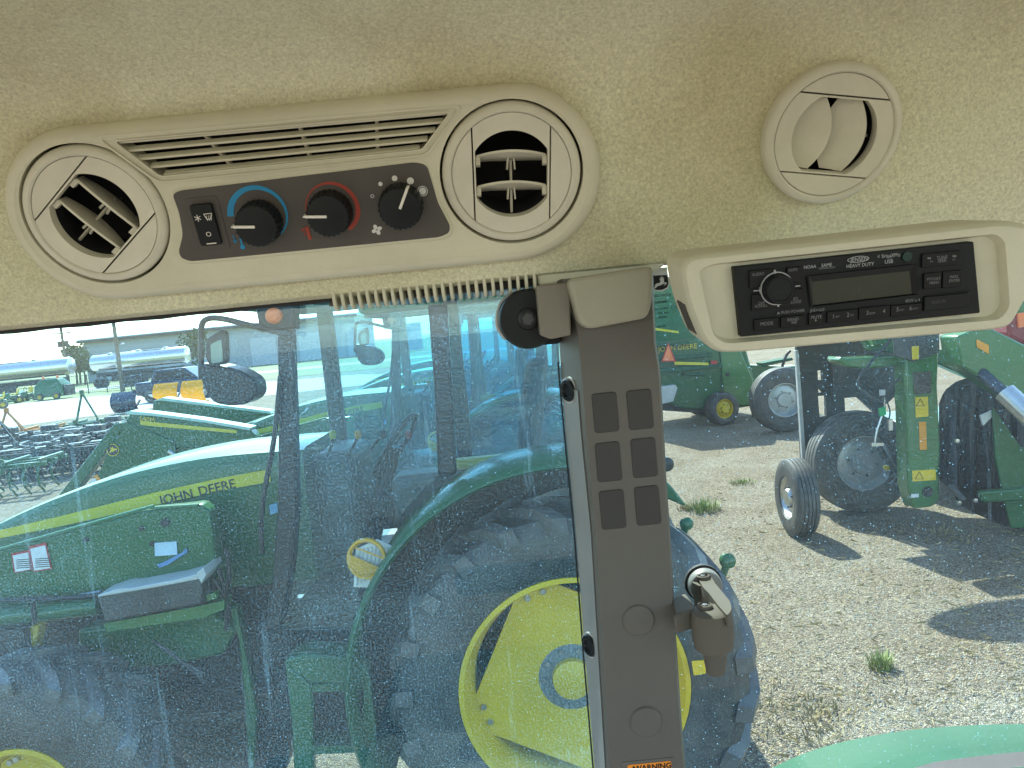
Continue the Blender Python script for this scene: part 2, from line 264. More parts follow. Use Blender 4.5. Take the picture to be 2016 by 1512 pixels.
# ---------------------------------------------------------------- mesh helpers
def V(*a): return Vector(a)
class MB:
    def __init__(s): s.v = []; s.f = []
    def add(s, vs, fs):
        o = len(s.v); s.v += [Vector(p) for p in vs]; s.f += [tuple(i + o for i in f) for f in fs]; return s
    def prism(s, pts, vec):
        n = len(pts); vec = Vector(vec); p = [Vector(q) for q in pts]
        nr = Vector((0, 0, 0))
        for i in range(n): nr += (p[i] - p[0]).cross(p[(i + 1) % n] - p[0])
        if nr.dot(vec) > 0: p = p[::-1]
        return s.add(p + [q + vec for q in p], [tuple(range(n)), tuple(range(2 * n - 1, n - 1, -1))] + [(i, i + n, (i + 1) % n + n, (i + 1) % n) for i in range(n)])
    def loft(s, loops, cap0=True, cap1=True, closed=True):
        n = len(loops[0]); vs = [p for l in loops for p in l]; fs = []
        for k in range(len(loops) - 1):
            for i in range(n if closed else n - 1):
                j = (i + 1) % n; fs.append((k * n + i, k * n + j, (k + 1) * n + j, (k + 1) * n + i))
        if cap0: fs.append(tuple(range(n - 1, -1, -1)))
        if cap1: fs.append(tuple((len(loops) - 1) * n + i for i in range(n)))
        return s.add(vs, fs)
    def obox(s, c, a, b, d):
        c, a, b, d = map(Vector, (c, a, b, d)); 
        if a.cross(b).dot(d) < 0: a = -a
        vs = [c + a * i + b * j + d * k for k in (-1, 1) for j in (-1, 1) for i in (-1, 1)]
        return s.add(vs, [(0, 2, 3, 1), (4, 5, 7, 6), (0, 1, 5, 4), (2, 6, 7, 3), (0, 4, 6, 2), (1, 3, 7, 5)])
    def box(s, c, size): return s.obox(c, (size[0] / 2, 0, 0), (0, size[1] / 2, 0), (0, 0, size[2] / 2))
    def beam(s, p0, p1, w, h, up=(0, 0, 1)):
        p0, p1 = Vector(p0), Vector(p1); d = p1 - p0; a = d.normalized(); u = Vector(up)
        if abs(a.dot(u.normalized())) > 0.98: u = Vector((0, 1, 0))
        x = a.cross(u).normalized(); z = x.cross(a)
        return s.obox((p0 + p1) / 2, d / 2, x * w / 2, z * h / 2)
    def lathe(s, o, axis, prof, n=32, arc=None, cap=True):
        o = Vector(o); a = Vector(axis).normalized(); x = a.orthogonal().normalized(); y = a.cross(x)
        loops = []
        for r, h in prof:
            loops.append([o + a * h + (x * math.cos(2 * PI * i / n) + y * math.sin(2 * PI * i / n)) * max(r, 1e-5) for i in range(n)])
        return s.loft(loops, cap, cap)
    def cyl(s, p0, p1, r0, r1=None, n=16):
        p0, p1 = Vector(p0), Vector(p1); d = p1 - p0
        return s.lathe(p0, d, [(r0, 0), (r1 if r1 is not None else r0, d.length)], n)
    def tube(s, path, r, n=8, closed=False):
        P = [Vector(p) for p in path]; loops = []; prev = None
        for i, p in enumerate(P):
            a = P[max(i - 1, 0)]; b = P[min(i + 1, len(P) - 1)]
            if closed: a = P[i - 1]; b = P[(i + 1) % len(P)]
            t = (b - a).normalized()
            x = t.orthogonal().normalized() if prev is None else (prev - t * prev.dot(t)).normalized()
            prev = x; y = t.cross(x); rr = r[i] if isinstance(r, (list, tuple)) else r
            loops.append([p + (x * math.cos(2 * PI * k / n) + y * math.sin(2 * PI * k / n)) * rr for k in range(n)])
        if closed: loops.append(loops[0])
        return s.loft(loops, not closed, not closed)
    def build(s, name, m, parent=None, bevel=0.0, seg=2, smooth=True, label=None, angle=35, kind=None, recalc=False):
        me = bpy.data.meshes.new(name)
        loc = Vector(parent['_loc']) if parent is not None and '_loc' in parent else Vector((0, 0, 0))
        me.from_pydata([p - loc for p in s.v], [], s.f); me.validate()
        if recalc:
            import bmesh
            bm = bmesh.new(); bm.from_mesh(me); bmesh.ops.recalc_face_normals(bm, faces=bm.faces); bm.to_mesh(me); bm.free()
        me.materials.append(m)
        if smooth:
            me.polygons.foreach_set('use_smooth', [True] * len(me.polygons)); me.set_sharp_from_angle(angle=R_(angle))
        o = bpy.data.objects.new(name, me); COL.objects.link(o)
        if parent is not None:
            o.parent = parent
            o['_loc'] = parent['_loc']
        if label: o['label'] = label
        if kind: o['kind'] = kind
        if bevel > 0:
            bv = o.modifiers.new('bevel', 'BEVEL'); bv.width = bevel; bv.segments = seg; bv.limit_method = 'ANGLE'; bv.angle_limit = R_(30)
            bv.harden_normals = False
        return o

def one_side(o, m2):
    o.data.materials.append(m2)
    for p in o.data.polygons:
        if p.normal.y < 0.5: p.material_index = 1
    return o
def thing(name, label, cat, loc=(0, 0, 0), group=None):
    o = bpy.data.objects.new(name, None); COL.objects.link(o); o.location = loc; o.empty_display_size = 0.05
    o['label'] = label; o['category'] = cat; o['_loc'] = list(Vector(loc))
    if group: o['group'] = group
    return o
def tag(o, label, cat, group=None):
    o['label'] = label; o['category'] = cat
    if group: o['group'] = group
    return o
def struct(o): o['kind'] = 'structure'; return o

def dup(root, off=(0, 0, 0), rotz=0.0, label=None, group=None, name=None, scale=None):
    kids = {}
    for o in sc.objects:
        if o.parent: kids.setdefault(o.parent.name, []).append(o)
    def rec(o, par):
        c = o.copy(); COL.objects.link(c); c.parent = par
        for k in kids.get(o.name, []): rec(k, c)
        return c
    r = rec(root, None); r.location = Vector(root.location) + Vector(off); r.rotation_euler = (0, 0, rotz)
    if scale: r.scale = (scale,) * 3
    if label: r['label'] = label
    if group: r['group'] = group
    return r

def boolcut(o, cutters):
    for c in cutters:
        b = o.modifiers.new('cut', 'BOOLEAN'); b.object = c; b.operation = 'DIFFERENCE'; b.solver = 'EXACT'
    bpy.context.view_layer.update()
    dg = bpy.context.evaluated_depsgraph_get(); me = bpy.data.meshes.new_from_object(o.evaluated_get(dg))
    o.modifiers.clear(); old = o.data; o.data = me; bpy.data.meshes.remove(old)
    for c in cutters:
        d = c.data; bpy.data.objects.remove(c); bpy.data.meshes.remove(d)
    return o
def cutter(mb): return mb.build('cutter', BEIGE, None, smooth=False, recalc=True)

def circ(r, n=48, c=(0, 0), a0=0.0): return [(c[0] + r * math.cos(a0 + 2 * PI * i / n), c[1] + r * math.sin(a0 + 2 * PI * i / n)) for i in range(n)]
def rrect(w_, h_, r, c=(0, 0), n=5):
    o = []
    for sx, sy, a in ((1, 1, 0), (-1, 1, PI / 2), (-1, -1, PI), (1, -1, 1.5 * PI)):
        for i in range(n + 1):
            t = a + PI / 2 * i / n; o.append((c[0] + sx * (w_ / 2 - r) + r * math.cos(t), c[1] + sy * (h_ / 2 - r) + r * math.sin(t)))
    return o
def fslab(F, poly, h0, h1, mb=None):
    mb = mb or MB(); return mb.prism([F.w(u, v, h0) for u, v in poly], F.n * (h1 - h0))
def rounded(pts, r, n=5):
    """round the corners of a 2-D polygon"""
    out = []; m = len(pts)
    for i in range(m):
        p = np.array(pts[i], float); a = np.array(pts[i - 1], float) - p; b = np.array(pts[(i + 1) % m], float) - p
        la, lb = np.linalg.norm(a), np.linalg.norm(b); k = min(r, la * 0.45, lb * 0.45)
        A, B = p + a / la * k, p + b / lb * k
        for j in range(n + 1):
            t = j / n; q = (1 - t) ** 2 * A + 2 * t * (1 - t) * p + t * t * B; out.append((q[0], q[1]))
    return out
def smoothpath(pts, k=8):
    P = [np.array(p, float) for p in pts]; out = []
    for i in range(len(P) - 1):
        p0 = P[max(i - 1, 0)]; p1 = P[i]; p2 = P[i + 1]; p3 = P[min(i + 2, len(P) - 1)]
        for j in range(k):
            t = j / k
            out.append(tuple(0.5 * ((2 * p1) + (-p0 + p2) * t + (2 * p0 - 5 * p1 + 4 * p2 - p3) * t * t + (-p0 + 3 * p1 - 3 * p2 + p3) * t ** 3)))
    out.append(tuple(P[-1])); return out

def text(body, F, u, v, size, m, parent, name='lettering', h=0.0003, ext=0.0001, mirror=False, bold=0.0, sx=1.0, align='CENTER', rot=0.0, label=None):
    cu = bpy.data.curves.new('txt', 'FONT'); cu.body = body; cu.size = size; cu.align_x = align; cu.align_y = 'CENTER'
    cu.offset = bold; cu.extrude = 0.0; cu.resolution_u = 3
    ob = bpy.data.objects.new('txt', cu); COL.objects.link(ob); bpy.context.view_layer.update()
    me = bpy.data.meshes.new_from_object(ob.evaluated_get(bpy.context.evaluated_depsgraph_get()))
    bpy.data.objects.remove(ob); bpy.data.curves.remove(cu)
    mb = MB(); c, q = math.cos(rot), math.sin(rot); vs = []
    for p in me.vertices:
        x = p.co.x * sx * (-1 if mirror else 1); y = p.co.y
        vs.append(F.w(u + x * c - y * q, v + x * q + y * c, h))
    mb.add(vs, [tuple(p.vertices) if not mirror else tuple(p.vertices)[::-1] for p in me.polygons]); bpy.data.meshes.remove(me)
    return mb.build(name, m, parent, smooth=False, label=label)

# ================================================================ CAB INTERIOR
BETA = R_(25)
_d = ray(1005, 340); Q = CPOS + _d.normalized() * 0.60
FC = Frame(Q, (1, 0, 0), (0, -math.sin(BETA), math.cos(BETA)))       # plane of the overhead console
VL, VR = (-0.3165, -0.002), (0.0008, -0.001)
FV3 = FC.at(0.247, 0.003, -0.006)

# ---- headliner: thick felt-covered shell, extruded along the cab
prof = [FC.w(0, v, -0.012) for v in (-0.088, -0.084, -0.06, -0.03, 0.0, 0.03, 0.055)]
a, b = prof[-1], V(0, 0.40, 2.672)
t0 = FC.uy.copy(); c1 = a + t0 * 0.045; 
for i in range(1, 11):
    t = i / 10; c2 = V(0, 0.49, 2.668)
    prof.append(a * (1 - t) ** 3 + c1 * 3 * t * (1 - t) ** 2 + c2 * 3 * t * t * (1 - t) + b * t ** 3)
prof += [V(0, 0.2, 2.678), V(0, -0.2, 2.68), V(0, -0.85, 2.66)]
low = prof[0]
prof = [V(0, low.y + 0.030, low.z + 0.001), V(0, low.y + 0.008, low.z - 0.003)] + prof
outer = [V(0, 0.70, low.z + 0.005), V(0, 0.72, 2.60), V(0, 0.66, 2.74), V(0, 0.3, 2.80), V(0, -0.85, 2.78)]
loop = prof + outer[::-1]
mb = MB(); mb.prism([V(-1.15, p.y, p.z) for p in loop], (2.3, 0, 0))
head = mb.build('ceiling', FABRIC, smooth=True, angle=40, recalc=True)
def stadium(r, inset=0.0, n=24):
    pts = []
    for i in range(n + 1):
        t = -PI / 2 + PI * i / n; pts.append((0.002 + r * math.cos(t), -0.005 + r * math.sin(t)))
    for i in range(n + 1):
        t = PI / 2 + PI * i / n; pts.append((-0.3175 + r * math.cos(t), -0.005 + r * math.sin(t)))
    return pts
boolcut(head, [cutter(fslab(FC, stadium(0.060), -0.075, 0.05)), cutter(fslab(FV3, circ(0.047), -0.06, 0.05))])
head.data.polygons.foreach_set('use_smooth', [True] * len(head.data.polygons)); head.data.set_sharp_from_angle(angle=R_(40))
struct(head)

# ---- round vents
def make_vent(F, th, tilt, parent, spread=0.0115, bs=1.0):
    """ring + rotatable disc with two louvres; F at the vent centre, parent = console or None for own thing"""
    G = F.at(0, 0, 0, th)
    pr = [(0.0455, -0.012), (0.0525, -0.012), (0.0528, 0.0), (0.0520, 0.0032), (0.0500, 0.0050), (0.0468, 0.0058), (0.0455, 0.0045)]
    ring = MB().lathe(F.O, F.n, pr + [pr[0]], 64, cap=False).build('vent_ring', BEIGE2, parent, recalc=True)
    RD = 0.0451; gx = 0.0292
    def seg(sgn):
        a0 = math.acos((gx + 0.0004) / RD); pts = [(RD * math.cos(-a0 + 2 * a0 * i / 20) * sgn, RD * math.sin(-a0 + 2 * a0 * i / 20)) for i in range(21)]
        return pts
    for sg in (1, -1):
        fslab(G, seg(sg), -0.004, 0.0046).build('vent_face', BEIGE2, ring, bevel=0.0005)
    a1 = math.asin(0.0285 / RD) if 0.0285 < RD else 1
    band = [(RD * math.cos(PI / 2 - a1 + 2 * a1 * i / 16), RD * math.sin(PI / 2 - a1 + 2 * a1 * i / 16)) for i in range(17)] + \
           [(RD * math.cos(-PI / 2 - a1 + 2 * a1 * i / 16), RD * math.sin(-PI / 2 - a1 + 2 * a1 * i / 16)) for i in range(17)]
    bandm = fslab(G, band, -0.004, 0.0046).build('vent_face', BEIGE2, ring, bevel=0.0)
    hole = []
    ra = 0.0325; hx = 0.0272; aa = math.acos(hx / ra)
    for i in range(25): t = aa + (PI - 2 * aa) * i / 24; hole.append((ra * math.cos(t), ra * math.sin(t)))
    for i in range(25): t = PI + aa + (PI - 2 * aa) * i / 24; hole.append((ra * math.cos(t), ra * math.sin(t)))
    boolcut(bandm, [cutter(fslab(G, hole, -0.02, 0.02))])
    # barrel wall inside
    MB().lathe(F.O, F.n, [(0.0338, -0.045), (0.0338, -0.004)], 40, cap=False).build('vent_barrel', DEEP, ring, recalc=False)
    MB().lathe(F.O, F.n, [(0.0005, -0.046), (0.040, -0.045)], 40, cap=False).build('vent_back', DEEP, ring)
    # louvres
    for k, sg in enumerate((1, -1)):
        v0 = spread * sg
        Lh = 0.0262; n = 14; ct, st = math.cos(tilt), math.sin(tilt); th_ = 0.0009
        pts = []
        for i in range(n + 1):
            u = -Lh + 2 * Lh * i / n; q = 1 - (u / Lh) ** 2
            pts.append((u, (0.0005 + 0.0075 * q) * bs))
        for i in range(n + 1):
            u = Lh - 2 * Lh * i / n; q = 1 - (u / Lh) ** 2
            pts.append((u, (-0.0135 - 0.006 * q) * bs))
        # w = depth (along n), local thickness along v; rotate (w, v) by tilt
        def pos(u, wv, tt):
            curve = 0.0018 * (1 - (u / Lh) ** 2)
            wv2 = wv + 0.003; vv = tt + curve
            return G.w(u, v0 + vv * ct - wv2 * st, -0.001 + wv2 * ct + vv * st - 0.003)
        m_ = len(pts); mbl = MB().loft([[pos(u, w_, -th_) for u, w_ in pts], [pos(u, w_, th_) for u, w_ in pts]])
        bl = mbl.build('louvre', BEIGE2, ring, recalc=True)
        for sgn in (-1, 1):
            p0 = pos(sgn * 0.0252, 0.001, -0.0035); p1 = pos(sgn * 0.0252, -0.006, -0.0035)
            MB().obox((p0 + p1) / 2, G.ux * 0.0016, (p0 - p1) / 2, ((pos(0, 0, 1) - pos(0, 0, 0))).normalized() * 0.0032).build('louvre_tab', BEIGE2, ring)
    MB().beam(G.w(0, 0.012, -0.016), G.w(0, -0.034, -0.012), 0.0018, 0.0018).build('louvre_link', BEIGE2, ring)
    for v0 in (spread - 0.004, -spread - 0.004):
        for du in (-0.0022, 0.0022):
            MB().beam(G.w(du, v0 + 0.003, -0.010), G.w(du * 1.4, v0 - 0.007, -0.010), 0.0012, 0.0016).build('louvre_clip', BEIGE2, ring)
    return ring

# ---- overhead console
con = thing('overhead_console', 'long beige overhead console with climate knobs between two round vents', 'console', FC.w(-0.155, -0.005))
r_o = 0.0675
loops = []
for r, h in ((0.0645, -0.016), (r_o, -0.015), (r_o, -0.007), (0.0655, -0.0015), (0.0610, 0.0018), (0.0575, 0.0022), (0.0560, 0.0012)):
    loops.append([FC.w(u, v, h) for u, v in stadium(r)])
panel = MB().loft(loops).build('console_panel', BEIGE, con, recalc=True, angle=50)
gr_out = [(-0.2835, 0.0505), (-0.0405, 0.0480), (-0.0640, 0.0240), (-0.2590, 0.0232)]
cuts = [cutter(fslab(FC, circ(0.0545, 64, VL), -0.03, 0.03)), cutter(fslab(FC, circ(0.0545, 64, VR), -0.03, 0.03)),
        cutter(fslab(FC, rounded(gr_out, 0.003), -0.03, 0.03))]
boolcut(panel, cuts)
panel.data.polygons.foreach_set('use_smooth', [True] * len(panel.data.polygons)); panel.data.set_sharp_from_angle(angle=R_(40))
# shallow raised border round the grille
def ringpoly(F, outer_, inner_, h0, h1):
    n = len(outer_); lo = [[F.w(u, v, h0) for u, v in outer_], [F.w(u, v, h1) for u, v in outer_], [F.w(u, v, h1) for u, v in inner_], [F.w(u, v, h0) for u, v in inner_]]
    lo.append(lo[0]); return MB().loft(lo, False, False)
def scalepoly(p, k, kx=None):
    c = np.mean(p, axis=0); return [tuple(c + (np.array(q) - c) * ((kx or k), k)) for q in p]
go = rounded([(-0.2975, 0.0555), (-0.0300, 0.0525), (-0.0600, 0.0190), (-0.2625, 0.0180)], 0.006)
gi = rounded([(-0.2945, 0.0542), (-0.0325, 0.0512), (-0.0610, 0.0202), (-0.2610, 0.0192)], 0.006)
ringpoly(FC, go, gi, 0.0015, 0.0028).build('grille_border', BEIGE, con, recalc=True)
gox = rounded([(-0.2845, 0.0515), (-0.0395, 0.0490), (-0.0625, 0.0230), (-0.2600, 0.0222)], 0.003)
ringpoly(FC, gox, rounded(gr_out, 0.003), -0.010, 0.0024).build('grille_frame', BEIGE, con, recalc=True)
fslab(FC, [(-0.30, 0.056), (-0.03, 0.056), (-0.03, 0.015), (-0.30, 0.015)], -0.034, -0.030).build('grille_duct', DEEP, con)
# slats
for i in range(5):
    t = i / 4.0
    uL = -0.2895 + (0.2895 - 0.2575) * t; uR = -0.0385 + (-0.0655 + 0.0385) * t
    vL = 0.0500 + (0.0238 - 0.0500) * t; vR = 0.0478 + (0.0246 - 0.0478) * t
    a0 = FC.w(uL, vL, -0.0030); a1 = FC.w(uR, vR, -0.0030)
    up = (FC.uy * 0.95 + FC.n * 0.31).normalized()
    MB().beam(a0, a1, 0.0062, 0.0020, up=up).build('grille_slat', BEIGE, con, bevel=0.0006)
for fx0, fx1 in ((-0.2225, -0.2090), (-0.1520, -0.1490), (-0.0945, -0.0980)):
    MB().beam(FC.w(fx0, 0.0485, -0.009), FC.w(fx1, 0.0243, -0.009), 0.0022, 0.006, up=FC.n).build('grille_rib', BEIGE, con, bevel=0.0004)
# control plate on a pod that stands out at its lower edge
hp = lambda v: 0.0026 + max(0.0, (0.012 - v)) / 0.056 * 0.0025
plate_px = [(338, 384), (352, 377), (815, 321), (840, 326), (848, 352), (862, 400), (886, 444), (884, 458), (866, 466), (375, 514), (357, 507), (352, 495), (360, 462), (352, 420)]
pl = [FC.uv(x, y, 0.004) for x, y in plate_px]
pl = rounded(pl, 0.004, 4)
pod = scalepoly(pl, 1.10, 1.018)
MB().loft([[FC.w(u, v, -0.004) for u, v in scalepoly(pl, 1.16, 1.03)], [FC.w(u, v, hp(v) - 0.0012) for u, v in pod]]).build('plate_pod', BEIGE, con, recalc=True, bevel=0.0012)
plate = MB().loft([[FC.w(u, v, hp(v) - 0.0030) for u, v in pl], [FC.w(u, v, hp(v)) for u, v in pl]]).build('control_plate', PLATE, con, recalc=True, bevel=0.0003)
# a frame lying on the tilted plate
hv = lambda v: hp(v)
sl = -0.0025 / 0.056
FP0 = Frame(FC.w(0, 0, hp(0)), FC.ux, (FC.uy + FC.n * sl).normalized())
def puv(x, y): return FP0.uv(x, y, 0.0)
# rocker switch
su, sv = puv(408, 441)
fslab(FP0, rrect(0.0262, 0.0415, 0.003, (su, sv)), -0.002, 0.0006).build('switch_bezel', PLATE, plate, bevel=0.0006)
sw = MB()
SWF = FP0.at(su, sv, 0, 0)
pts = rrect(0.0165, 0.0320, 0.002)
sw.loft([[SWF.w(u, v, 0.0006) for u, v in pts], [SWF.w(u, v, 0.0022 + abs(v) * 0.16 if v > 0 else 0.0022 + abs(v) * 0.05) for u, v in pts]])
rocker = sw.build('rocker_switch', BLACKP, con, recalc=True, bevel=0.0005)
text('O', SWF, 0.0006, -0.0070, 0.0052, CREAM, rocker, 'off_symbol', h=0.0044)
MB().beam(SWF.w(-0.003, -0.0142, 0.0040), SWF.w(0.0045, -0.0142, 0.0040), 0.0008, 0.0004, up=SWF.n).build('switch_mark', CREAM, rocker)
for k in range(3):      # snowflake
    an = PI / 2 + k * PI / 3; c_ = (-0.0040, 0.0062)
    MB().beam(SWF.w(c_[0] - 0.0026 * math.cos(an), c_[1] - 0.0026 * math.sin(an), 0.0050), SWF.w(c_[0] + 0.0026 * math.cos(an), c_[1] + 0.0026 * math.sin(an), 0.0050), 0.0005, 0.0003, up=SWF.n).build('snowflake_bar', CREAM, rocker)
wsh = [(0.0012, 0.0088), (0.0072, 0.0088), (0.0058, 0.0046), (0.0026, 0.0046)]
for i in range(4):
    p, q = wsh[i], wsh[(i + 1) % 4]
    MB().beam(SWF.w(p[0], p[1], 0.0050), SWF.w(q[0], q[1], 0.0050), 0.0005, 0.0003, up=SWF.n).build('windshield_line', CREAM, rocker)
for k in range(3):
    MB().tube([SWF.w(0.0028 + 0.0014 * k + 0.0003 * math.sin(j * 2), 0.0035 + 0.001 * j, 0.0051) for j in range(5)], 0.0002, 4).build('windshield_line', CREAM, rocker)
# knobs
def knob(px, py, ang, scale=1.0):
    u, v = FP0.uv(px, py, 0.016); F = FP0.at(u, v, 0)
    n = 96; R0 = 0.0155 * scale
    def rad(i, amp): return R0 + amp * (0.5 + 0.5 * math.cos(26 * 2 * PI * i / n))
    lp = []
    for k, (h, rr, amp) in enumerate(((0.0005, 1.04, 0.0), (0.002, 1.04, 0.0011), (0.0155, 0.985, 0.0011), (0.0166, 0.95, 0.0006), (0.0170, 0.90, 0.0))):
        lp.append([F.w((rad(i, amp) * rr) * math.cos(2 * PI * i / n), (rad(i, amp) * rr) * math.sin(2 * PI * i / n), h) for i in range(n)])
    kb = MB().loft(lp).build('knob', BLACKP, con, recalc=True, angle=30)
    ca, sa = math.cos(ang), math.sin(ang)
    MB().beam(F.w(0.0005 * ca, 0.0005 * sa, 0.0172), F.w(0.0165 * ca, 0.0165 * sa, 0.0172), 0.0021, 0.0014, up=F.n).build('pointer', CREAM, kb, bevel=0.0004)
    MB().beam(F.w(0.0170 * ca, 0.0170 * sa, 0.0178), F.w(0.0174 * ca, 0.0174 * sa, 0.0110), 0.0021, 0.0012, up=F.uy).build('pointer', CREAM, kb, bevel=0.0003)
    return F
F1 = knob(504, 446, PI * 0.97); F2 = knob(645, 426, PI * 0.97); F3 = knob(787, 412, R_(62))
def arc(F, c, r0, r1fun, a0, a1, m, name, parent, n=40):
    lo = []
    for i in range(n + 1):
        a = a0 + (a1 - a0) * i / n; w0, w1 = r0, r1fun(i / n)
        lo.append([F.w(c[0] + w0 * math.cos(a), c[1] + w0 * math.sin(a), 0.0002), F.w(c[0] + w1 * math.cos(a), c[1] + w1 * math.sin(a), 0.0002),
                   F.w(c[0] + w1 * math.cos(a), c[1] + w1 * math.sin(a), 0.0005), F.w(c[0] + w0 * math.cos(a), c[1] + w0 * math.sin(a), 0.0005)])
    return MB().loft(lo).build(name, m, parent, smooth=False, recalc=True)
c1_ = puv(512, 424); c2_ = puv(652, 411)
arc(FP0, c1_, 0.0195, lambda t: 0.0195 + 0.0042 * (1 - t) + 0.0008, R_(176), R_(-52), BLUE, 'cold_scale', con)
arc(FP0, c2_, 0.0185, lambda t: 0.0185 + 0.0009 + 0.0042 * max(0, (t - 0.15)) * (1 if t < 0.8 else (1.25 - t) * 2.2), R_(178), R_(-58), RED, 'hot_scale', con)
# thermometer marks and arrows
def bar(F, p, q, wd, m, name, parent): return MB().beam(F.w(*p, 0.0004), F.w(*q, 0.0004), wd, 0.0004, up=F.n).build(name, m, parent)
p = puv(477, 482); q = puv(473, 467)
bar(FP0, p, q, 0.0014, BLUE, 'thermometer_mark', con); fslab(FP0, circ(0.0019, 16, puv(478, 486)), 0.0001, 0.0006).build('thermometer_mark', BLUE, con)
p = puv(464, 478); q = puv(459, 462); bar(FP0, p, q, 0.0006, BLUE, 'arrow_mark', con); bar(FP0, p, puv(459, 473), 0.0006, BLUE, 'arrow_mark', con); bar(FP0, p, puv(467, 471), 0.0006, BLUE, 'arrow_mark', con)
bar(FP0, puv(611, 471), puv(604, 446), 0.0026, RED, 'thermometer_mark', con)
p = puv(597, 449); bar(FP0, p, puv(601, 464), 0.0006, RED, 'arrow_mark', con); bar(FP0, p, puv(593, 456), 0.0006, RED, 'arrow_mark', con); bar(FP0, p, puv(604, 454), 0.0006, RED, 'arrow_mark', con)
# fan speed dots and fan
for x, y, r in ((749, 362, 0.0016), (777, 351, 0.0021), (808, 356, 0.0026), (832, 376, 0.0027)):
    fslab(FP0, circ(r, 24, puv(x, y)), 0.0001, 0.0005).build('speed_dot', WHITEP, con)
for x, y, r in ((733, 386, 0.0014), (832, 376, 0.0039)):
    ringpoly(FP0, circ(r, 28, puv(x, y)), circ(r - 0.0005, 28, puv(x, y)), 0.0001, 0.0005).build('speed_ring', WHITEP, con, recalc=True)
fc_ = puv(742, 452)
for k in range(4):
    a = k * PI / 2 + 0.35; cc = (fc_[0] + 0.0024 * math.cos(a), fc_[1] + 0.0024 * math.sin(a))
    e_ = [(cc[0] + 0.0019 * math.cos(t) * math.cos(a) - 0.0015 * math.sin(t) * math.sin(a), cc[1] + 0.0019 * math.cos(t) * math.sin(a) + 0.0015 * math.sin(t) * math.cos(a)) for t in [2 * PI * i / 16 for i in range(16)]]
    fslab(FP0, e_, 0.0001, 0.0005).build('fan_symbol', WHITEP, con)
make_vent(FC.at(*VL, -0.002), R_(-52), R_(-10), con)
make_vent(FC.at(*VR, -0.002), R_(-4), R_(-26), con)

# ---- lone round vent in the felt
v3 = thing('air_vent', 'round beige air vent set into the felt ceiling with its louvres nearly shut', 'air vent', FV3.O)
make_vent(FV3.at(0, 0, 0.0, 0), R_(80), R_(72), v3, spread=0.0138, bs=1.22)

# ---- demister comb along the window head
Yc = low.y + 0.012
comb = thing('demister_trim', 'ribbed beige demister trim along the top of the side window', 'trim', V(at(850, 575, Yc).x, Yc, low.z))
for i in range(25):
    x = at(661 + i * 16.2, 569.5 - i * 16.2 * 0.098, Yc).x
    pts = [(-0.004, 0.004), (0.020, 0.004), (0.020, -0.006), (0.012, -0.0125), (0.004, -0.0135), (-0.002, -0.010), (-0.005, -0.003)]
    MB().prism([V(x - 0.0014, low.y + 0.004 + q[0], low.z - 0.001 + q[1]) for q in pts], (0.0028, 0, 0)).build('fin', BEIGE, comb, bevel=0.0009)
x0_, x1_ = at(640, 574, Yc).x, at(1075, 524, Yc).x
MB().box(((x0_ + x1_) / 2, low.y + 0.024, low.z - 0.002), (x1_ - x0_, 0.006, 0.014)).build('rail', PLATE, comb, bevel=0.001)
pts = [(1056, 536), (1060, 564), (1126, 558), (1290, 534), (1312, 520), (1306, 508)]
MB().prism(P3(pts, Yc - 0.008), (0, 0.04, 0)).build('end_trim', BEIGE, comb, bevel=0.003, recalc=True)

# ---- window panes and rubber
YG = 0.668
swin = thing('side_window', 'dusty streaked side window hinged left of the cab post', 'window', (-0.3, YG, 1.95))
one_side(MB().prism(P3([(-260, 600), (1112, 505), (1190, 1700), (-260, 1700)], YG), (0, 0.005, 0)).build('pane', GLASS_L, swin, recalc=True, smooth=False), CLEAR)
qwin = thing('quarter_window', 'speckled rear quarter window with printed deer emblem right of the cab post', 'window', (0.45, YG, 1.95))
one_side(MB().prism(P3([(1140, 480), (2300, 400), (2300, 1700), (1216, 1700)], YG + 0.006), (0, 0.005, 0)).build('pane', GLASS_R, qwin, recalc=True, smooth=False), CLEAR)
x1_ = at(652, 590, low.y + 0.012).x
sl_ = MB().tube([V(-1.1 + (x1_ + 1.1) * i / 60.0, low.y + 0.011 + 0.0004 * math.sin(i * 2.1), low.z - 0.0035 + 0.0005 * math.sin(i * 1.7)) for i in range(61)], 0.0026, 8).build('rubber_seal', RUBBER)
tag(sl_, 'black fuzzy rubber seal between felt ceiling and side window', 'seal')

# ---- cab post
YP = 0.615
post = thing('cab_post', 'grey beige plastic cab corner post with six dark covers between the windows', 'post', at(1260, 1500, YP))
fl = [(1104, 560), (1112, 600), (1132, 640), (1136, 690), (1141, 740), (1150, 860), (1160, 960), (1169, 1050), (1183, 1290), (1196, 1512), (1200, 1600)]
fr_ = [(1354, 1600), (1350, 1512), (1347, 1478), (1342, 1420), (1331, 1249), (1320, 1050), (1312, 940), (1308, 860), (1300, 729), (1292, 681), (1289, 620), (1286, 540)]
front = P3(fl + fr_, YP)
mbp = MB()
bl_ = [(1090, 560), (1098, 600), (1101, 668), (1105, 740), (1116, 860), (1126, 960), (1135, 1050), (1153, 1290), (1172, 1512), (1180, 1600)]
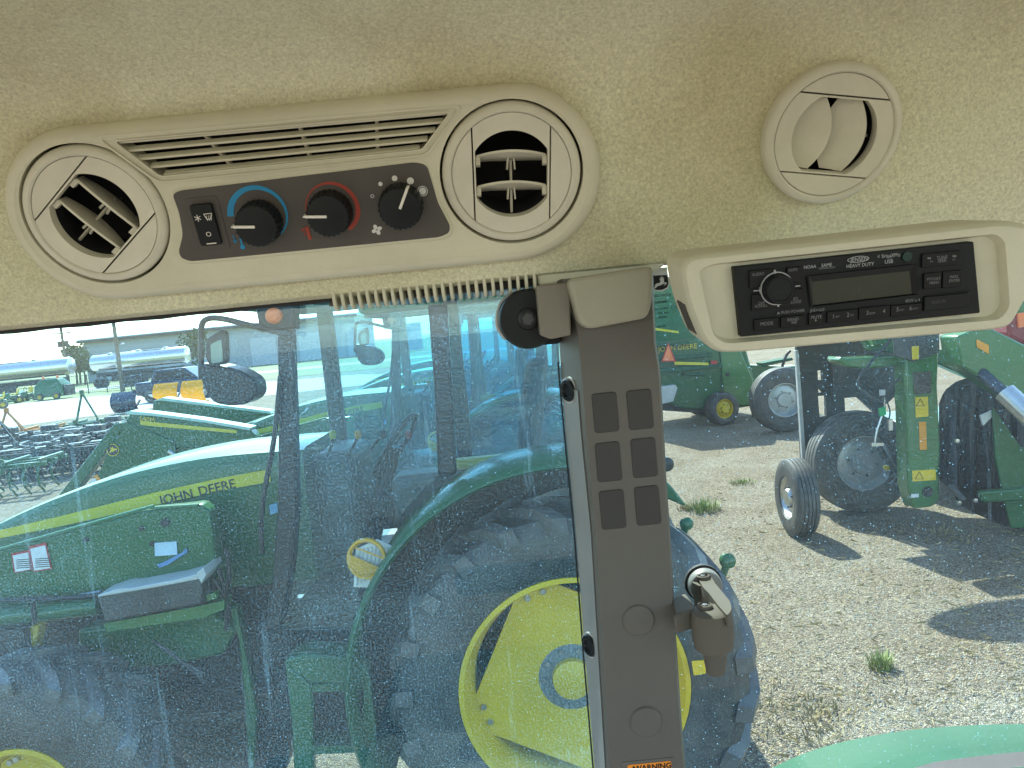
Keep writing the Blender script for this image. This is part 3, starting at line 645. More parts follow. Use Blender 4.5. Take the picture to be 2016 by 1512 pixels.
# body: front face + left flank turned back to the glass + right side
nL = len(fl); nR = len(fr_)
left_front = P3(fl, YP + 0.004); left_mid = [at(x + 5, y, YP) for x, y in fl]; right_front = [at(x - 4, y, YP) for x, y in fr_][::-1]; right_mid = P3(fr_, YP + 0.006)[::-1]
ix = [0, 1, 2, 3, 4, 5, 6, 7, 8, 9, 10]
def resamp(pts, n):
    P = np.array([tuple(p) for p in pts]); z = P[:, 2]; o = np.argsort(z); zz = np.linspace(at(1150, 545, YP).z, at(1190, 1590, YP).z, n)
    return [V(np.interp(q, z[o], P[o, 0]), np.interp(q, z[o], P[o, 1]), q) for q in zz]
NN = 40
A0 = [p + V(0, 0, 0) for p in resamp(P3(bl_ + [(1181, 1610)], YG - 0.004), NN)]
A1 = resamp(left_front, NN); A2 = resamp(left_mid, NN); A3 = resamp(right_front, NN); A4 = resamp(right_mid, NN)
A5 = [V(p.x - 0.001, YG - 0.002, p.z) for p in A4]
cols = [A0, A1, A2, A3, A4, A5]
loops = [[c[i] for c in cols] for i in range(NN)]
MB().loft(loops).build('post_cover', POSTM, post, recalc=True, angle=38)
# painted flank edge strip against the glass
E0 = [V(p.x - 0.0012, YG - 0.008, p.z) for p in A0]; E1 = [V(p.x - 0.0012, YG - 0.001, p.z) for p in A0]; E2 = [V(p.x + 0.004, YG - 0.001, p.z) for p in A0]
fl0 = [A0[i] * 0.98 + A1[i] * 0.02 + V(-0.0008, 0, 0) for i in range(NN)]; fl1 = [A0[i] * 0.10 + A1[i] * 0.90 + V(-0.0010, -0.0004, 0) for i in range(NN)]
fl2 = [p + V(0.003, 0.003, 0) for p in fl1]; fl3 = [p + V(0.003, 0.003, 0) for p in fl0]
MB().loft([[fl0[i], fl1[i], fl2[i], fl3[i]] for i in range(8, NN)]).build('post_flank', POSTG, post, recalc=True, angle=30)
MB().tube([V(p.x - 0.002, YG - 0.004, p.z) for p in A0[6:]], 0.0008, 6).build('post_gasket', RUBBER, post)
FPO = Frame(at(1240, 900, YP), (1, 0, 0), (0, 0, 1))
S = YP / FPX
for x, y in ((1192, 812), (1260, 806), (1198, 909), (1268, 901), (1206, 1003), (1275, 995)):
    u, v = FPO.uv(x, y)
    F = FPO.at(u, v, 0, R_(0.0))
    fslab(F, rrect(0.0203, 0.0325, 0.0028), -0.004, 0.0009).build('switch_cover', COVER, post, bevel=0.0007)
for x, y in ((1257, 1221), (1272, 1421)):
    u, v = FPO.uv(x, y)
    MB().lathe(FPO.w(u, v, 0), FPO.n, [(0.0138, -0.002), (0.0132, 0.0008), (0.0122, 0.0017), (0.0008, 0.0021)], 40).build('round_plug', POSTM, post)
# upper cap and hinge bracket cover
cap_px = rounded([(1116, 548), (1287, 522), (1284, 600), (1274, 626), (1160, 648), (1140, 634)], 16)
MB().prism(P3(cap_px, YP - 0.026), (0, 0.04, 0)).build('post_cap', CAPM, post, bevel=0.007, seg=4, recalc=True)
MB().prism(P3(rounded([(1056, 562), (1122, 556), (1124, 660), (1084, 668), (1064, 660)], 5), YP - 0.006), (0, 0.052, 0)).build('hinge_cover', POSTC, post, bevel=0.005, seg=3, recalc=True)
for x, y in ((1120, 768), (1162, 1270)):
    c_ = at(x, y, YP + 0.026); nn = V(-0.86, -0.5, 0)
    MB().lathe(c_ + nn * 0.0005, nn, [(0.0095, -0.004), (0.0098, 0.001), (0.0088, 0.0022), (0.0060, 0.0024), (0.0052, 0.0010), (0.0003, 0.0008)], 28).build('screw_cap', BLACKG, post)
    MB().lathe(c_, nn, [(0.0112, -0.004), (0.0112, 0.0006), (0.0098, 0.0006)], 28).build('screw_washer', LGREY, post)
# warning label
u0_, v0_ = FPO.uv(1278, 1530); LW = 0.044
fslab(FPO, rrect(LW, 0.031, 0.001, (u0_, v0_)), 0.0, 0.0005).build('warning_label', POSTM, post)
fslab(FPO, rrect(LW - 0.007, 0.0255, 0.0015, (u0_ + 0.001, v0_)), 0.0002, 0.0008).build('warning_label', ORANGE, post, label='orange warning label')
text('WARNING', FPO, u0_ + 0.0035, v0_ + 0.0090, 0.0066, BLACKP, post, h=0.001, bold=0.0002)
fslab(FPO, [(u0_ - 0.0155, v0_ + 0.0065), (u0_ - 0.0100, v0_ + 0.0065), (u0_ - 0.01275, v0_ + 0.0115)], 0.0007, 0.0010).build('warning_triangle', BLACKP, post)
fslab(FPO, rrect(0.013, 0.006, 0.0006, (u0_ + 0.010, v0_ + 0.0015)), 0.0007, 0.0010).build('warning_picture', WSTICK, post)

# ---- glass hinge
hc = at(1040, 628, YG - 0.030)
n_ = V(0, -1, 0); hinge = None
hinge = MB().lathe(hc, n_, [(0.0245, -0.022), (0.0250, -0.002), (0.0235, 0.0015), (0.0095, 0.002), (0.0090, 0.0005), (0.0005, 0.0005)], 48).build('hinge', BLACKP, swin)
MB().lathe(hc, n_, [(0.0095, 0.0), (0.0090, 0.0022), (0.0062, 0.0026), (0.0062, 0.0018), (0.0004, 0.0018)], 36).build('washer', BLACKG, hinge)
MB().lathe(hc, n_, [(0.0056, 0.0015), (0.0056, 0.0062), (0.0048, 0.0070), (0.0004, 0.0070)], 6).build('bolt', DGREY, hinge, smooth=False, bevel=0.0005)
MB().prism(P3(rounded([(1010, 580), (1082, 566), (1106, 676), (1040, 682), (1000, 668), (983, 640), (981, 608), (992, 588)], 10), YG - 0.014), (0, 0.010, 0)).build('hinge_plate', BLACKP, hinge, bevel=0.001, recalc=True)
MB().tube([at(x, y, YG - 0.012) for x, y in smoothpath([(1056, 570), (1012, 578), (988, 596), (979, 624), (982, 648), (996, 668)], 6)], 0.0018, 8).build('hinge_edge_glint', LGREY, hinge)  # light grey tube paints the lit left edge of the hinge plate

# ---- radio housing
_d = ray(1690, 572); PRD = CPOS + _d.normalized() * 0.575
BR = R_(9)
FR = Frame(PRD, (1, 0, 0), (0, -math.sin(BR), math.cos(BR)))
hs = thing('radio_housing', 'beige plastic radio housing hanging under the felt ceiling', 'housing', PRD)
h_px = [(1338, 505), (1990, 432), (2060, 450), (2040, 560), (1996, 645), (1960, 652), (1452, 697), (1412, 696), (1386, 672), (1356, 600)]
hp_ = rounded([FR.uv(x, y, 0.008) for x, y in h_px], 0.012, 5)
lo_ = [[FR.w(u, v, -0.045) for u, v in scalepoly(hp_, 0.99, 0.99)], [FR.w(u, v, 0.0) for u, v in hp_], [FR.w(u, v, 0.005) for u, v in scalepoly(hp_, 0.97, 0.992)],
       [FR.w(u, v, 0.0075) for u, v in scalepoly(hp_, 0.92, 0.980)], [FR.w(u, v, 0.008) for u, v in scalepoly(hp_, 0.86, 0.965)]]
house = MB().loft(lo_).build('housing_shell', BEIGE, hs, recalc=True, angle=50)
rc = rounded([FR.uv(x, y, 0.008) for x, y in ((1374, 533), (1400, 519), (1962, 459), (1980, 474), (1990, 606), (1970, 630), (1430, 678), (1404, 664))], 0.008, 6)
cuts = [cutter(MB().loft([[FR.w(u, v, 0.0005) for u, v in scalepoly(rc, 0.93, 0.98)], [FR.w(u, v, 0.012) for u, v in scalepoly(rc, 1.02, 1.005)]]))]
boolcut(house, cuts)
house.data.polygons.foreach_set('use_smooth', [True] * len(house.data.polygons)); house.data.set_sharp_from_angle(angle=R_(35))
for k in range(4):
    hh_ = -0.010 - 0.0065 * k; c0 = FR.uv(1360, 605, 0.008); c1 = FR.uv(1384, 665, 0.008)
    q0 = FR.w(*c0, hh_) + V(0.0005, 0, 0); q1 = FR.w(*c1, hh_) + V(0.0005, 0, 0)
    MB().beam(q0, q1, 0.0022, 0.004, up=(0, 1, 0.3)).build('side_slot', PLATE, hs)

# ---- radio
FRD = FR.at(*FR.uv(1684, 568, 0.004), 0.004)
rad = thing('radio', 'black heavy duty radio with round knob and blank olive display', 'radio', FRD.O)
cw = [FRD.uv(x, y) for x, y in ((1442, 525), (1912, 475), (1925, 615), (1456, 662))]
face = fslab(FRD, rounded(cw, 0.001), -0.004, 0.0028).build('faceplate', BLACKP, rad, bevel=0.0008)
def rpx(X, Y): return FRD.uv(1440 + X / 4.032, 480 + Y / 4.032, 0.003)
FT = FRD.at(0, 0, 0.003)
SC = 0.575 / FPX / 4.032
def button(x0, y0, x1, y1, h=0.0018, m=BLACKG, r=0.0008):
    c_ = rpx((x0 + x1) / 2, (y0 + y1) / 2); wd = (x1 - x0) * SC * 0.99; hh = (y1 - y0 - 0.09 * (x1 - x0)) * SC
    return fslab(FT, rrect(wd, hh, r, c_), -0.001, h).build('button', m, rad, bevel=0.0004)
for bxy in ((185, 585, 355, 685), (395, 565, 570, 660), (612, 545, 715, 640), (765, 520, 985, 622), (1015, 490, 1240, 595), (1268, 470, 1492, 570), (1520, 60, 1790, 180),
            (1525, 228, 1650, 352), (1675, 213, 1810, 342), (165, 392, 335, 520), (385, 360, 552, 500), (148, 205, 310, 342), (440, 185, 540, 305)):
    button(*bxy)
c_ = rpx(1698, 458); fslab(FT, rrect(0.0305, 0.0098, 0.001, c_), -0.001, 0.0022).build('port_cover', BLACKP, rad, bevel=0.0006)
MB().beam(FT.w(c_[0] - 0.014, c_[1] + 0.0053, 0.001), FT.w(c_[0] + 0.0165, c_[1] + 0.0057, 0.001), 0.0004, 0.0006, up=FT.n).build('cover_hinge_line', BLACKG, rad)
dp = [rpx(x, y) for x, y in ((592, 252), (1455, 158), (1480, 400), (625, 500))]
di = [rpx(x, y) for x, y in ((640, 300), (1410, 215), (1428, 395), (645, 485))]
dlo = [[FT.w(u, v, 0.0014) for u, v in dp], [FT.w(u, v, 0.0022) for u, v in scalepoly(dp, 0.97)], [FT.w(u, v, 0.0006) for u, v in di]]
MB().loft(dlo, False, False).build('display_bezel', BLACKG, rad, recalc=True, smooth=False)
fslab(FT, di, 0.0002, 0.0006).build('display', LCD, rad)
kc = rpx(352, 352); FK = FT.at(*kc, 0)
MB().lathe(FK.O, FK.n, [(0.0100, -0.001), (0.0098, 0.0085), (0.0088, 0.0100), (0.0078, 0.0100), (0.0074, 0.0094), (0.0003, 0.0094)], 48).build('volume_knob', BLACKP, rad)
ringpoly(FK, circ(0.0112, 48), circ(0.0104, 48), -0.001, 0.0026).build('knob_ring', PRINT, rad, recalc=True)
for X0, Y0, X1, Y1, wd in ((335, 205, 338, 235, 0.0012), (362, 468, 364, 496, 0.0012), (168, 371, 230, 367, 0.0007), (468, 338, 536, 330, 0.0007)):
    MB().beam(FT.w(*rpx(X0, Y0), 0.002), FT.w(*rpx(X1, Y1), 0.002), wd, 0.0006, up=FT.n).build('knob_tick', PRINT, rad)
def rt(body, X, Y, px_h, m=PRINTD, h=0.002, **k): u, v = rpx(X, Y); return text(body, FT, u, v, px_h * SC * 1.35, m, rad, h=h, **k)
for body, X, Y, hh, m in (('AUDIO', 203, 240, 22, PRINTD), ('AS/PS', 478, 206, 22, PRINTD), ('DISP', 232, 468, 20, PRINTD), ('SCROLL', 228, 490, 20, PRINTD), ('EQ', 500, 432, 20, PRINTD), ('LOUD', 503, 458, 22, PRINTD),
      ('MODE', 272, 631, 26, PRINTD), ('BAND', 480, 598, 24, PRINTD), ('WB', 486, 622, 20, PRINTD), ('MUTE', 664, 580, 24, PRINTD), ('JHD1630', 672, 523, 22, PRINTD), ('PUSH POWER', 478, 535, 22, PRINTD),
      ('1', 800, 574, 32, PRINTD), ('RPT', 833, 575, 14, PRINTD), ('2', 914, 562, 32, PRINTD), ('INT', 946, 563, 14, PRINTD), ('3', 1068, 547, 32, PRINTD), ('RDM', 1106, 549, 16, PRINTD), ('4', 1199, 532, 32, PRINTD),
      ('5', 1306, 520, 32, PRINTD), ('CAT-', 1340, 522, 14, PRINTD), ('6', 1410, 509, 32, PRINTD), ('CAT+', 1447, 511, 14, PRINTD), ('45W x 4', 1425, 447, 24, PRINTD),
      ('NOAA', 613, 182, 24, PRINT), ('SAME', 745, 168, 25, PRINT), ('TECHNOLOGY', 746, 190, 14, PRINTD), ('JENSEN', 1003, 123, 30, PRINT), ('HEAVY DUTY', 1010, 168, 26, PRINT), ('SiriusXM', 1243, 92, 25, PRINT),
      ('READY', 1245, 110, 12, PRINTD), ('USB', 1237, 140, 28, PRINT), ('TUNE', 1658, 107, 24, PRINTD), ('SEEK', 1660, 132, 24, PRINTD), ('UP', 1750, 124, 12, PRINTD), ('DN', 1573, 139, 12, PRINTD), ('PTY/CAT', 1592, 277, 20, PRINTD), ('MENU', 1596, 307, 20, PRINTD),
      ('INFO', 1752, 260, 21, PRINTD), ('ENTER', 1755, 290, 21, PRINTD), ('AUX IN', 1628, 458, 24, PLATE)):
    rt(body, X, Y, hh, m, h=0.0024 if m is PLATE else 0.0021, sx=0.92)
e0 = rpx(1002, 122); el = [(e0[0] + 0.0072 * math.cos(t), e0[1] + 0.0021 * math.sin(t)) for t in [2 * PI * i / 40 for i in range(40)]]
ringpoly(FT, el, scalepoly(el, 0.84, 0.95), 0.0004, 0.0012).build('badge_outline', PRINT, rad, recalc=True)
for sgn, X in ((-1, 1160), (1, 1328)):
    for k in (0, 1):
        cc = rpx(X, 100 - 0.06 * (X - 1160)); MB().tube([FT.w(cc[0] + sgn * (-0.0012 + 0.0007 * k + 0.0008 * math.cos(t)), cc[1] + 0.0011 * math.sin(t), 0.001) for t in np.linspace(-1, 1, 6)], 0.00013, 4).build('badge_wave', PRINT, rad)
eb = rpx(1392, 100); MB().lathe(FT.w(*eb, 0.0004), FT.n, [(0.0035, 0), (0.0033, 0.0006), (0.0004, 0.0008)], 28).build('sensor_window', mat('teal_sensor', (0.004, 0.035, 0.03), 0.2), rad)
for X, sgn in ((1562, -1), (1750, 1)):
    for k in (0, 1):
        cc = rpx(X + k * 14 * sgn - 6 * sgn, 112 if sgn < 0 else 97); fslab(FT, [(cc[0] + 0.0013 * sgn, cc[1]), (cc[0], cc[1] + 0.0008), (cc[0], cc[1] - 0.0008)], 0.0018, 0.0022).build('skip_mark', PRINTD, rad)
cc = rpx(663, 603); fslab(FT, [(cc[0] + 0.0006, cc[1]), (cc[0] - 0.0008, cc[1] + 0.0008), (cc[0] - 0.0008, cc[1] - 0.0008)], 0.0018, 0.0022).build('play_mark', PRINTD, rad)
cc = rpx(370, 548); fslab(FT, [(cc[0], cc[1] + 0.0009), (cc[0] - 0.0011, cc[1] - 0.0007), (cc[0] + 0.0011, cc[1] - 0.0007)], 0.0004, 0.001).build('power_mark', PRINTD, rad)

# ---- window latch
YL = 0.60
lat = thing('window_latch', 'beige plastic window latch with drop handle beside the cab post', 'latch', at(1395, 1200, YL))
gc_ = at(1386, 1150, YG + 0.002)
MB().lathe(gc_, (0, -1, 0), [(0.0150, 0.0), (0.0150, 0.006), (0.0138, 0.0085), (0.0004, 0.0085)], 40).build('glass_boss', POSTG, lat)
MB().lathe(gc_ + V(0, 0.006, 0), (0, -1, 0), [(0.0168, 0.0), (0.0168, 0.004), (0.0140, 0.005)], 40).build('rubber_washer', RUBBER, lat)
def blk(px, Y, d, name, m=POSTM, bev=0.003, par=lat): return MB().prism(P3(px, Y), (0, d, 0)).build(name, m, par, bevel=bev, seg=3, recalc=True)
LAT = mat('latch_plastic', (0.115, 0.103, 0.083), 0.7, spec=0.2, var=0.05, bump=0.1, bscale=900)
z0 = at(1388, 1195, 0.602).z
def zpl(px, dz, t, name, m=LAT, bev=0.0025): return MB().prism([atz(x, y, z0 + dz) for x, y in px], (0, 0, -t)).build(name, m, lat, bevel=bev, seg=3, recalc=True)
zpl([(1318, 1178), (1350, 1166), (1362, 1182), (1374, 1198), (1326, 1212)], 0.001, 0.016, 'strike_arm')
zpl(rounded([(1372, 1134), (1380, 1130), (1397, 1129), (1408, 1148), (1438, 1184), (1441, 1200), (1432, 1212), (1414, 1192), (1396, 1168), (1384, 1156)], 5), 0.0035, 0.010, 'arm')
zpl(rounded([(1362, 1146), (1377, 1132), (1396, 1131), (1404, 1148), (1378, 1154)], 3), 0.0005, 0.030, 'arm_root')
hc2 = atz(1400, 1203, z0)
MB().lathe(hc2 + V(0, 0, -0.030), (0, 0, 1), [(0.0100, -0.004), (0.0150, 0.0), (0.0165, 0.008), (0.0168, 0.024), (0.0155, 0.0295), (0.0130, 0.031), (0.0004, 0.031)], 44).build('pivot_hub', LAT, lat)
for x, y, dz in ((1388, 1196, 0.001), (1384, 1138, 0.0035)):
    q_ = atz(x, y, z0 + dz); MB().lathe(q_, (0, 0, 1), [(0.0062, 0), (0.0060, 0.0024), (0.0046, 0.0030), (0.0040, 0.0016), (0.0003, 0.0016)], 28).build('pivot_screw', LAT, lat)
    MB().lathe(q_ + V(0, 0, 0.0015), (0, 0, 1), [(0.0026, 0), (0.0024, 0.0012), (0.0003, 0.0014)], 6).build('screw_head', DGREY, lat, smooth=False)
hl0 = at(1405, 1250, YL + 0.014); hl1 = at(1410, 1326, YL + 0.006)
MB().loft([[hl0 + (hl1 - hl0) * t + V(wx * math.cos(q), wy * math.sin(q), 0) for q in [2 * PI * i / 20 for i in range(20)]] for t, wx, wy in ((-0.12, 0.0085, 0.0085), (0.0, 0.0108, 0.0098), (0.15, 0.0110, 0.0098), (0.7, 0.0092, 0.0082), (0.96, 0.0078, 0.0070), (1.0, 0.0066, 0.006))]).build('drop_handle', LAT, lat, recalc=True)

# ---- print on the quarter glass
YPn = YG + 0.0045
FG = Frame(at(1300, 600, YPn), (1, 0, 0), (0, 0, 1))
pg = qwin
INK = mat('black_ink', (0.012, 0.014, 0.016), 0.6)
WINK = mat('white_ink', (0.85, 0.92, 0.92), 0.6)
def gpx(pts): return [FG.uv(1280 + x * 140 / 706., 520 + y * 300 / 1512.) for x, y in pts]
sh = gpx([(-30, 60), (160, 40), (170, 110), (188, 190), (170, 240), (120, 262), (70, 265), (30, 255), (5, 235), (-30, 232)])
fslab(FG, scalepoly(sh, 1.08), 0.0, 0.0002).build('shield', WINK, pg)
fslab(FG, gpx([(-30, 120), (165, 108), (172, 130), (182, 190), (165, 232), (120, 254), (70, 257), (32, 247), (10, 228), (-30, 226)]), 0.0003, 0.0005).build('shield', INK, pg)
deer = gpx([(25, 250), (45, 228), (48, 205), (62, 192), (90, 188), (100, 172), (98, 160), (88, 150), (98, 152), (95, 128), (104, 140), (112, 118), (118, 138), (128, 122), (130, 140), (140, 138), (134, 154), (138, 168), (132, 180), (165, 184), (158, 198), (132, 218), (150, 190), (125, 198), (100, 212), (75, 218), (55, 236)])
fslab(FG, deer, 0.0006, 0.0008).build('deer', WINK, pg)
for body, x, y, s_ in (('JOHN DEERE', 95, 312, 38), ('TEMPERED', 108, 377, 32), ('43R-01167', 112, 443, 32), ('AS/M63/DOT', 130, 485, 20), ('000302', 118, 528, 30), ('FUYAO', 112, 617, 28)):
    u, v = gpx([(x, y)])[0]; text(body, FG, u, v, s_ * 0.0000893, INK, pg, h=0.0004, mirror=True, bold=0.00006)
u, v = gpx([(245, 425)])[0]; ringpoly(FG, circ(0.0035, 28, (u, v)), circ(0.0032, 28, (u, v)), 0.0001, 0.0004).build('print_ring', INK, pg, recalc=True)
text('E3', FG, u, v, 0.0034, INK, pg, h=0.0004, mirror=True)
a_, b_ = gpx([(20, 350), (240, 338)]); MB().beam(FG.w(*a_, 0.0003), FG.w(*b_, 0.0003), 0.0002, 0.0002).build('print_line', INK, pg)

# ---- own rear fender and sill outside / below the quarter window
fen = thing('rear_fender', 'sunlit mint green rear fender below the quarter window', 'fender', at(1900, 1480, 1.05))
edge = smoothpath([(1380, 1600), (1480, 1530), (1600, 1474), (1750, 1440), (1900, 1426), (2060, 1424), (2250, 1440), (2450, 1490)], 6)
lo2 = []
for x, y in edge:
    p = at(x, y, 1.18); q = V(p.x, 0.74, p.z + 0.02)
    lo2.append([p + V(0, 0.006, -0.06), p + V(0, 0.008, -0.012), p + V(0, -0.004, 0), p * 0.6 + q * 0.4 + V(0, 0, 0.028), p * 0.25 + q * 0.75 + V(0, 0, 0.03), q, q + V(0, 0, -0.03), p + V(0, -0.02, -0.03)])
MB().loft(lo2).build('fender_skin', FENDG, fen, recalc=True, angle=50)
sill = MB()
pa = smoothpath([(1640, 1580), (1800, 1512), (1900, 1492), (2060, 1476), (2200, 1470)], 5)
sill.loft([[at(x, y, 0.655), at(x, y, 0.630), at(x, y + 30, 0.628), at(x, y + 30, 0.655)] for x, y in pa])
tag(sill.build('window_sill', LGREY, recalc=True), 'pale grey window sill trim under the quarter window', 'window sill')

# ---- driver's seat and floor under the camera (seen only as a reflection in the glass)
KNIT = mat('grey_woven_seat', (0.33, 0.33, 0.31), 0.9, var=0.25, vscale=90, bump=0.6, bscale=180)
struct(MB().box((0.0, -0.15, 1.19), (2.2, 1.5, 0.04)).build('floor', mat('floor_mat', (0.24, 0.22, 0.19), 0.8, var=0.1, bump=0.3, bscale=60)))
seat = thing('driver_seat', 'grey woven driver seat inside the cab below the overhead console', 'seat', (-0.05, -0.12, 1.21))
MB().box((-0.05, -0.12, 1.40), (0.36, 0.36, 0.40)).build('pedestal', BLACKP, seat, bevel=0.03)
MB().box((-0.08, -0.12, 1.66), (0.50, 0.50, 0.14)).build('cushion', KNIT, seat, bevel=0.05, seg=4)
MB().obox((0.22, -0.12, 1.93), (0.055, 0, 0.012), (0, 0.24, 0), (0.05, 0, 0.24)).build('backrest', KNIT, seat, bevel=0.05, seg=4)
for yy in (-0.42, 0.18): MB().box((0.0, yy, 1.86), (0.36, 0.07, 0.06)).build('armrest', BLACKP, seat, bevel=0.025, seg=3)

# ================================================================ OUTDOORS
# ---- ground, road, verge
def sheet(x0, x1, y0, y1, z, nx=1, ny=1):
    mb = MB(); vs = [V(x0 + (x1 - x0) * i / nx, y0 + (y1 - y0) * j / ny, z) for j in range(ny + 1) for i in range(nx + 1)]
    return mb.add(vs, [(j * (nx + 1) + i, j * (nx + 1) + i + 1, (j + 1) * (nx + 1) + i + 1, (j + 1) * (nx + 1) + i) for j in range(ny) for i in range(nx)])
struct(sheet(-900, 900, -400, 1500, 0).build('ground', GRAVEL, smooth=False))
def strip(pts_px, z): return MB().add([V(p.x, p.y, z) for p in [atz(x, y, 0) for x, y in pts_px]], [tuple(range(len(pts_px)))])
struct(strip([(-900, 950), (-100, 858), (160, 822), (330, 800), (700, 760), (900, 735), (700, 738), (330, 768), (160, 782), (-100, 800), (-900, 880)][::-1], 0.012).build('road', ROADM, smooth=False))
struct(sheet(-500, 200, 62, 600, 0.016).build('verge', GRASSM, smooth=False))
struct(sheet(-500, 200, 78, 86, 0.030).build('road', ROADM, smooth=False))

# loose stones: real pebbles in the part of the yard that is seen close up
def pebbles(n, name, m, lo, hi):
    base = np.array([(1, 0, 0), (-1, 0, 0), (0, 1, 0), (0, -1, 0), (0, 0, 0.7), (0, 0, -0.3)], float)
    fcs = [(0, 2, 4), (2, 1, 4), (1, 3, 4), (3, 0, 4), (2, 0, 5), (1, 2, 5), (3, 1, 5), (0, 3, 5)]
    mb = MB(); vs = []; fs = []
    k = 0
    while k < n:
        px = rng.uniform(1180, 2150); py = rng.uniform(860, 1560)
        p = atz(px, py, 0)
        s_ = rng.uniform(lo, hi) * (0.6 + 0.8 * rng.random() ** 3); a = rng.uniform(0, 6.28)
        q = base * s_ * rng.uniform(0.6, 1.15, (6, 1)); c, d = math.cos(a), math.sin(a)
        for b in q: vs.append((p.x + b[0] * c - b[1] * d, p.y + b[0] * d + b[1] * c, 0.002 + s_ * 0.2 + b[2]))
        fs += [tuple(i + 6 * k for i in f) for f in fcs]; k += 1
    me = bpy.data.meshes.new(name); me.from_pydata(vs, [], fs); me.materials.append(m)
    o = bpy.data.objects.new(name, me); COL.objects.link(o); o['kind'] = 'stuff'
    tag(o, 'loose pale gravel stones strewn over the yard', 'gravel'); return o
STONE = mat('stone', (0.40, 0.37, 0.31), 0.85, var=0.32, vscale=14)
pebbles(22000, 'gravel', STONE, 0.004, 0.0095)

# grass tufts and dry straw
def tuft(p, h, n, spread, m, label, group):
    mb = MB()
    for i in range(n):
        a = random.uniform(0, 6.28); r = spread * random.random() ** 0.7; b = V(p.x + r * math.cos(a), p.y + r * math.sin(a), 0)
        lean = V(math.cos(a + random.uniform(-1, 1)), math.sin(a + random.uniform(-1, 1)), 0) * random.uniform(0.2, 0.8) * h; hh = h * random.uniform(0.5, 1.1)
        wv = V(-lean.y, lean.x, 0).normalized() * 0.005 if lean.length > 0 else V(0.005, 0, 0)
        m1 = b + lean * 0.35 + V(0, 0, hh * 0.6); tp = b + lean + V(0, 0, hh)
        mb.add([b - wv, b + wv, m1 + wv * 0.8, m1 - wv * 0.8, tp], [(0, 1, 2, 3), (3, 2, 4)])
    o = mb.build('grass_tuft', m, smooth=False); tag(o, label, 'grass tuft', group); return o
tuft(atz(1735, 1315), 0.10, 130, 0.075, GRASSB, 'small bright green grass tuft alone on open gravel', 'grass tufts in the gravel')
tuft(atz(1385, 1005), 0.13, 220, 0.20, GRASSB, 'wide green grass tuft beside the tractor rear tyre', 'grass tufts in the gravel')
tuft(atz(1462, 952), 0.06, 110, 0.18, GRASSB, 'low yellowish grass tuft on the gravel before the baler', 'grass tufts in the gravel')
tuft(atz(1860, 1055), 0.06, 120, 0.30, DRYB, 'flat dry straw patch in the shade of the mower', 'grass tufts in the gravel')
tuft(atz(1600, 1420), 0.05, 160, 0.28, DRYB, 'flat dry straw wisps on gravel near the green fender', 'grass tufts in the gravel')
tuft(atz(1350, 1003), 0.08, 60, 0.10, DRYB, 'dry straw wisps beside the wide grass tuft', 'grass tufts in the gravel')
mb = MB()
for i in range(1500):
    p = atz(random.uniform(1300, 2080), random.uniform(870, 1500)); a = random.uniform(0, 6.28); l = random.uniform(0.03, 0.11); d = V(math.cos(a), math.sin(a), 0) * l; n_ = V(-d.y, d.x, 0).normalized() * 0.0016
    b = V(p.x, p.y, 0.02); mb.add([b - n_, b + n_, b + d + n_ + V(0, 0, random.uniform(0, 0.02)), b + d - n_], [(0, 1, 2, 3)])
o = mb.build('straw', DRYB, smooth=False, kind='stuff'); tag(o, 'scattered dry straw lying on the gravel', 'straw')

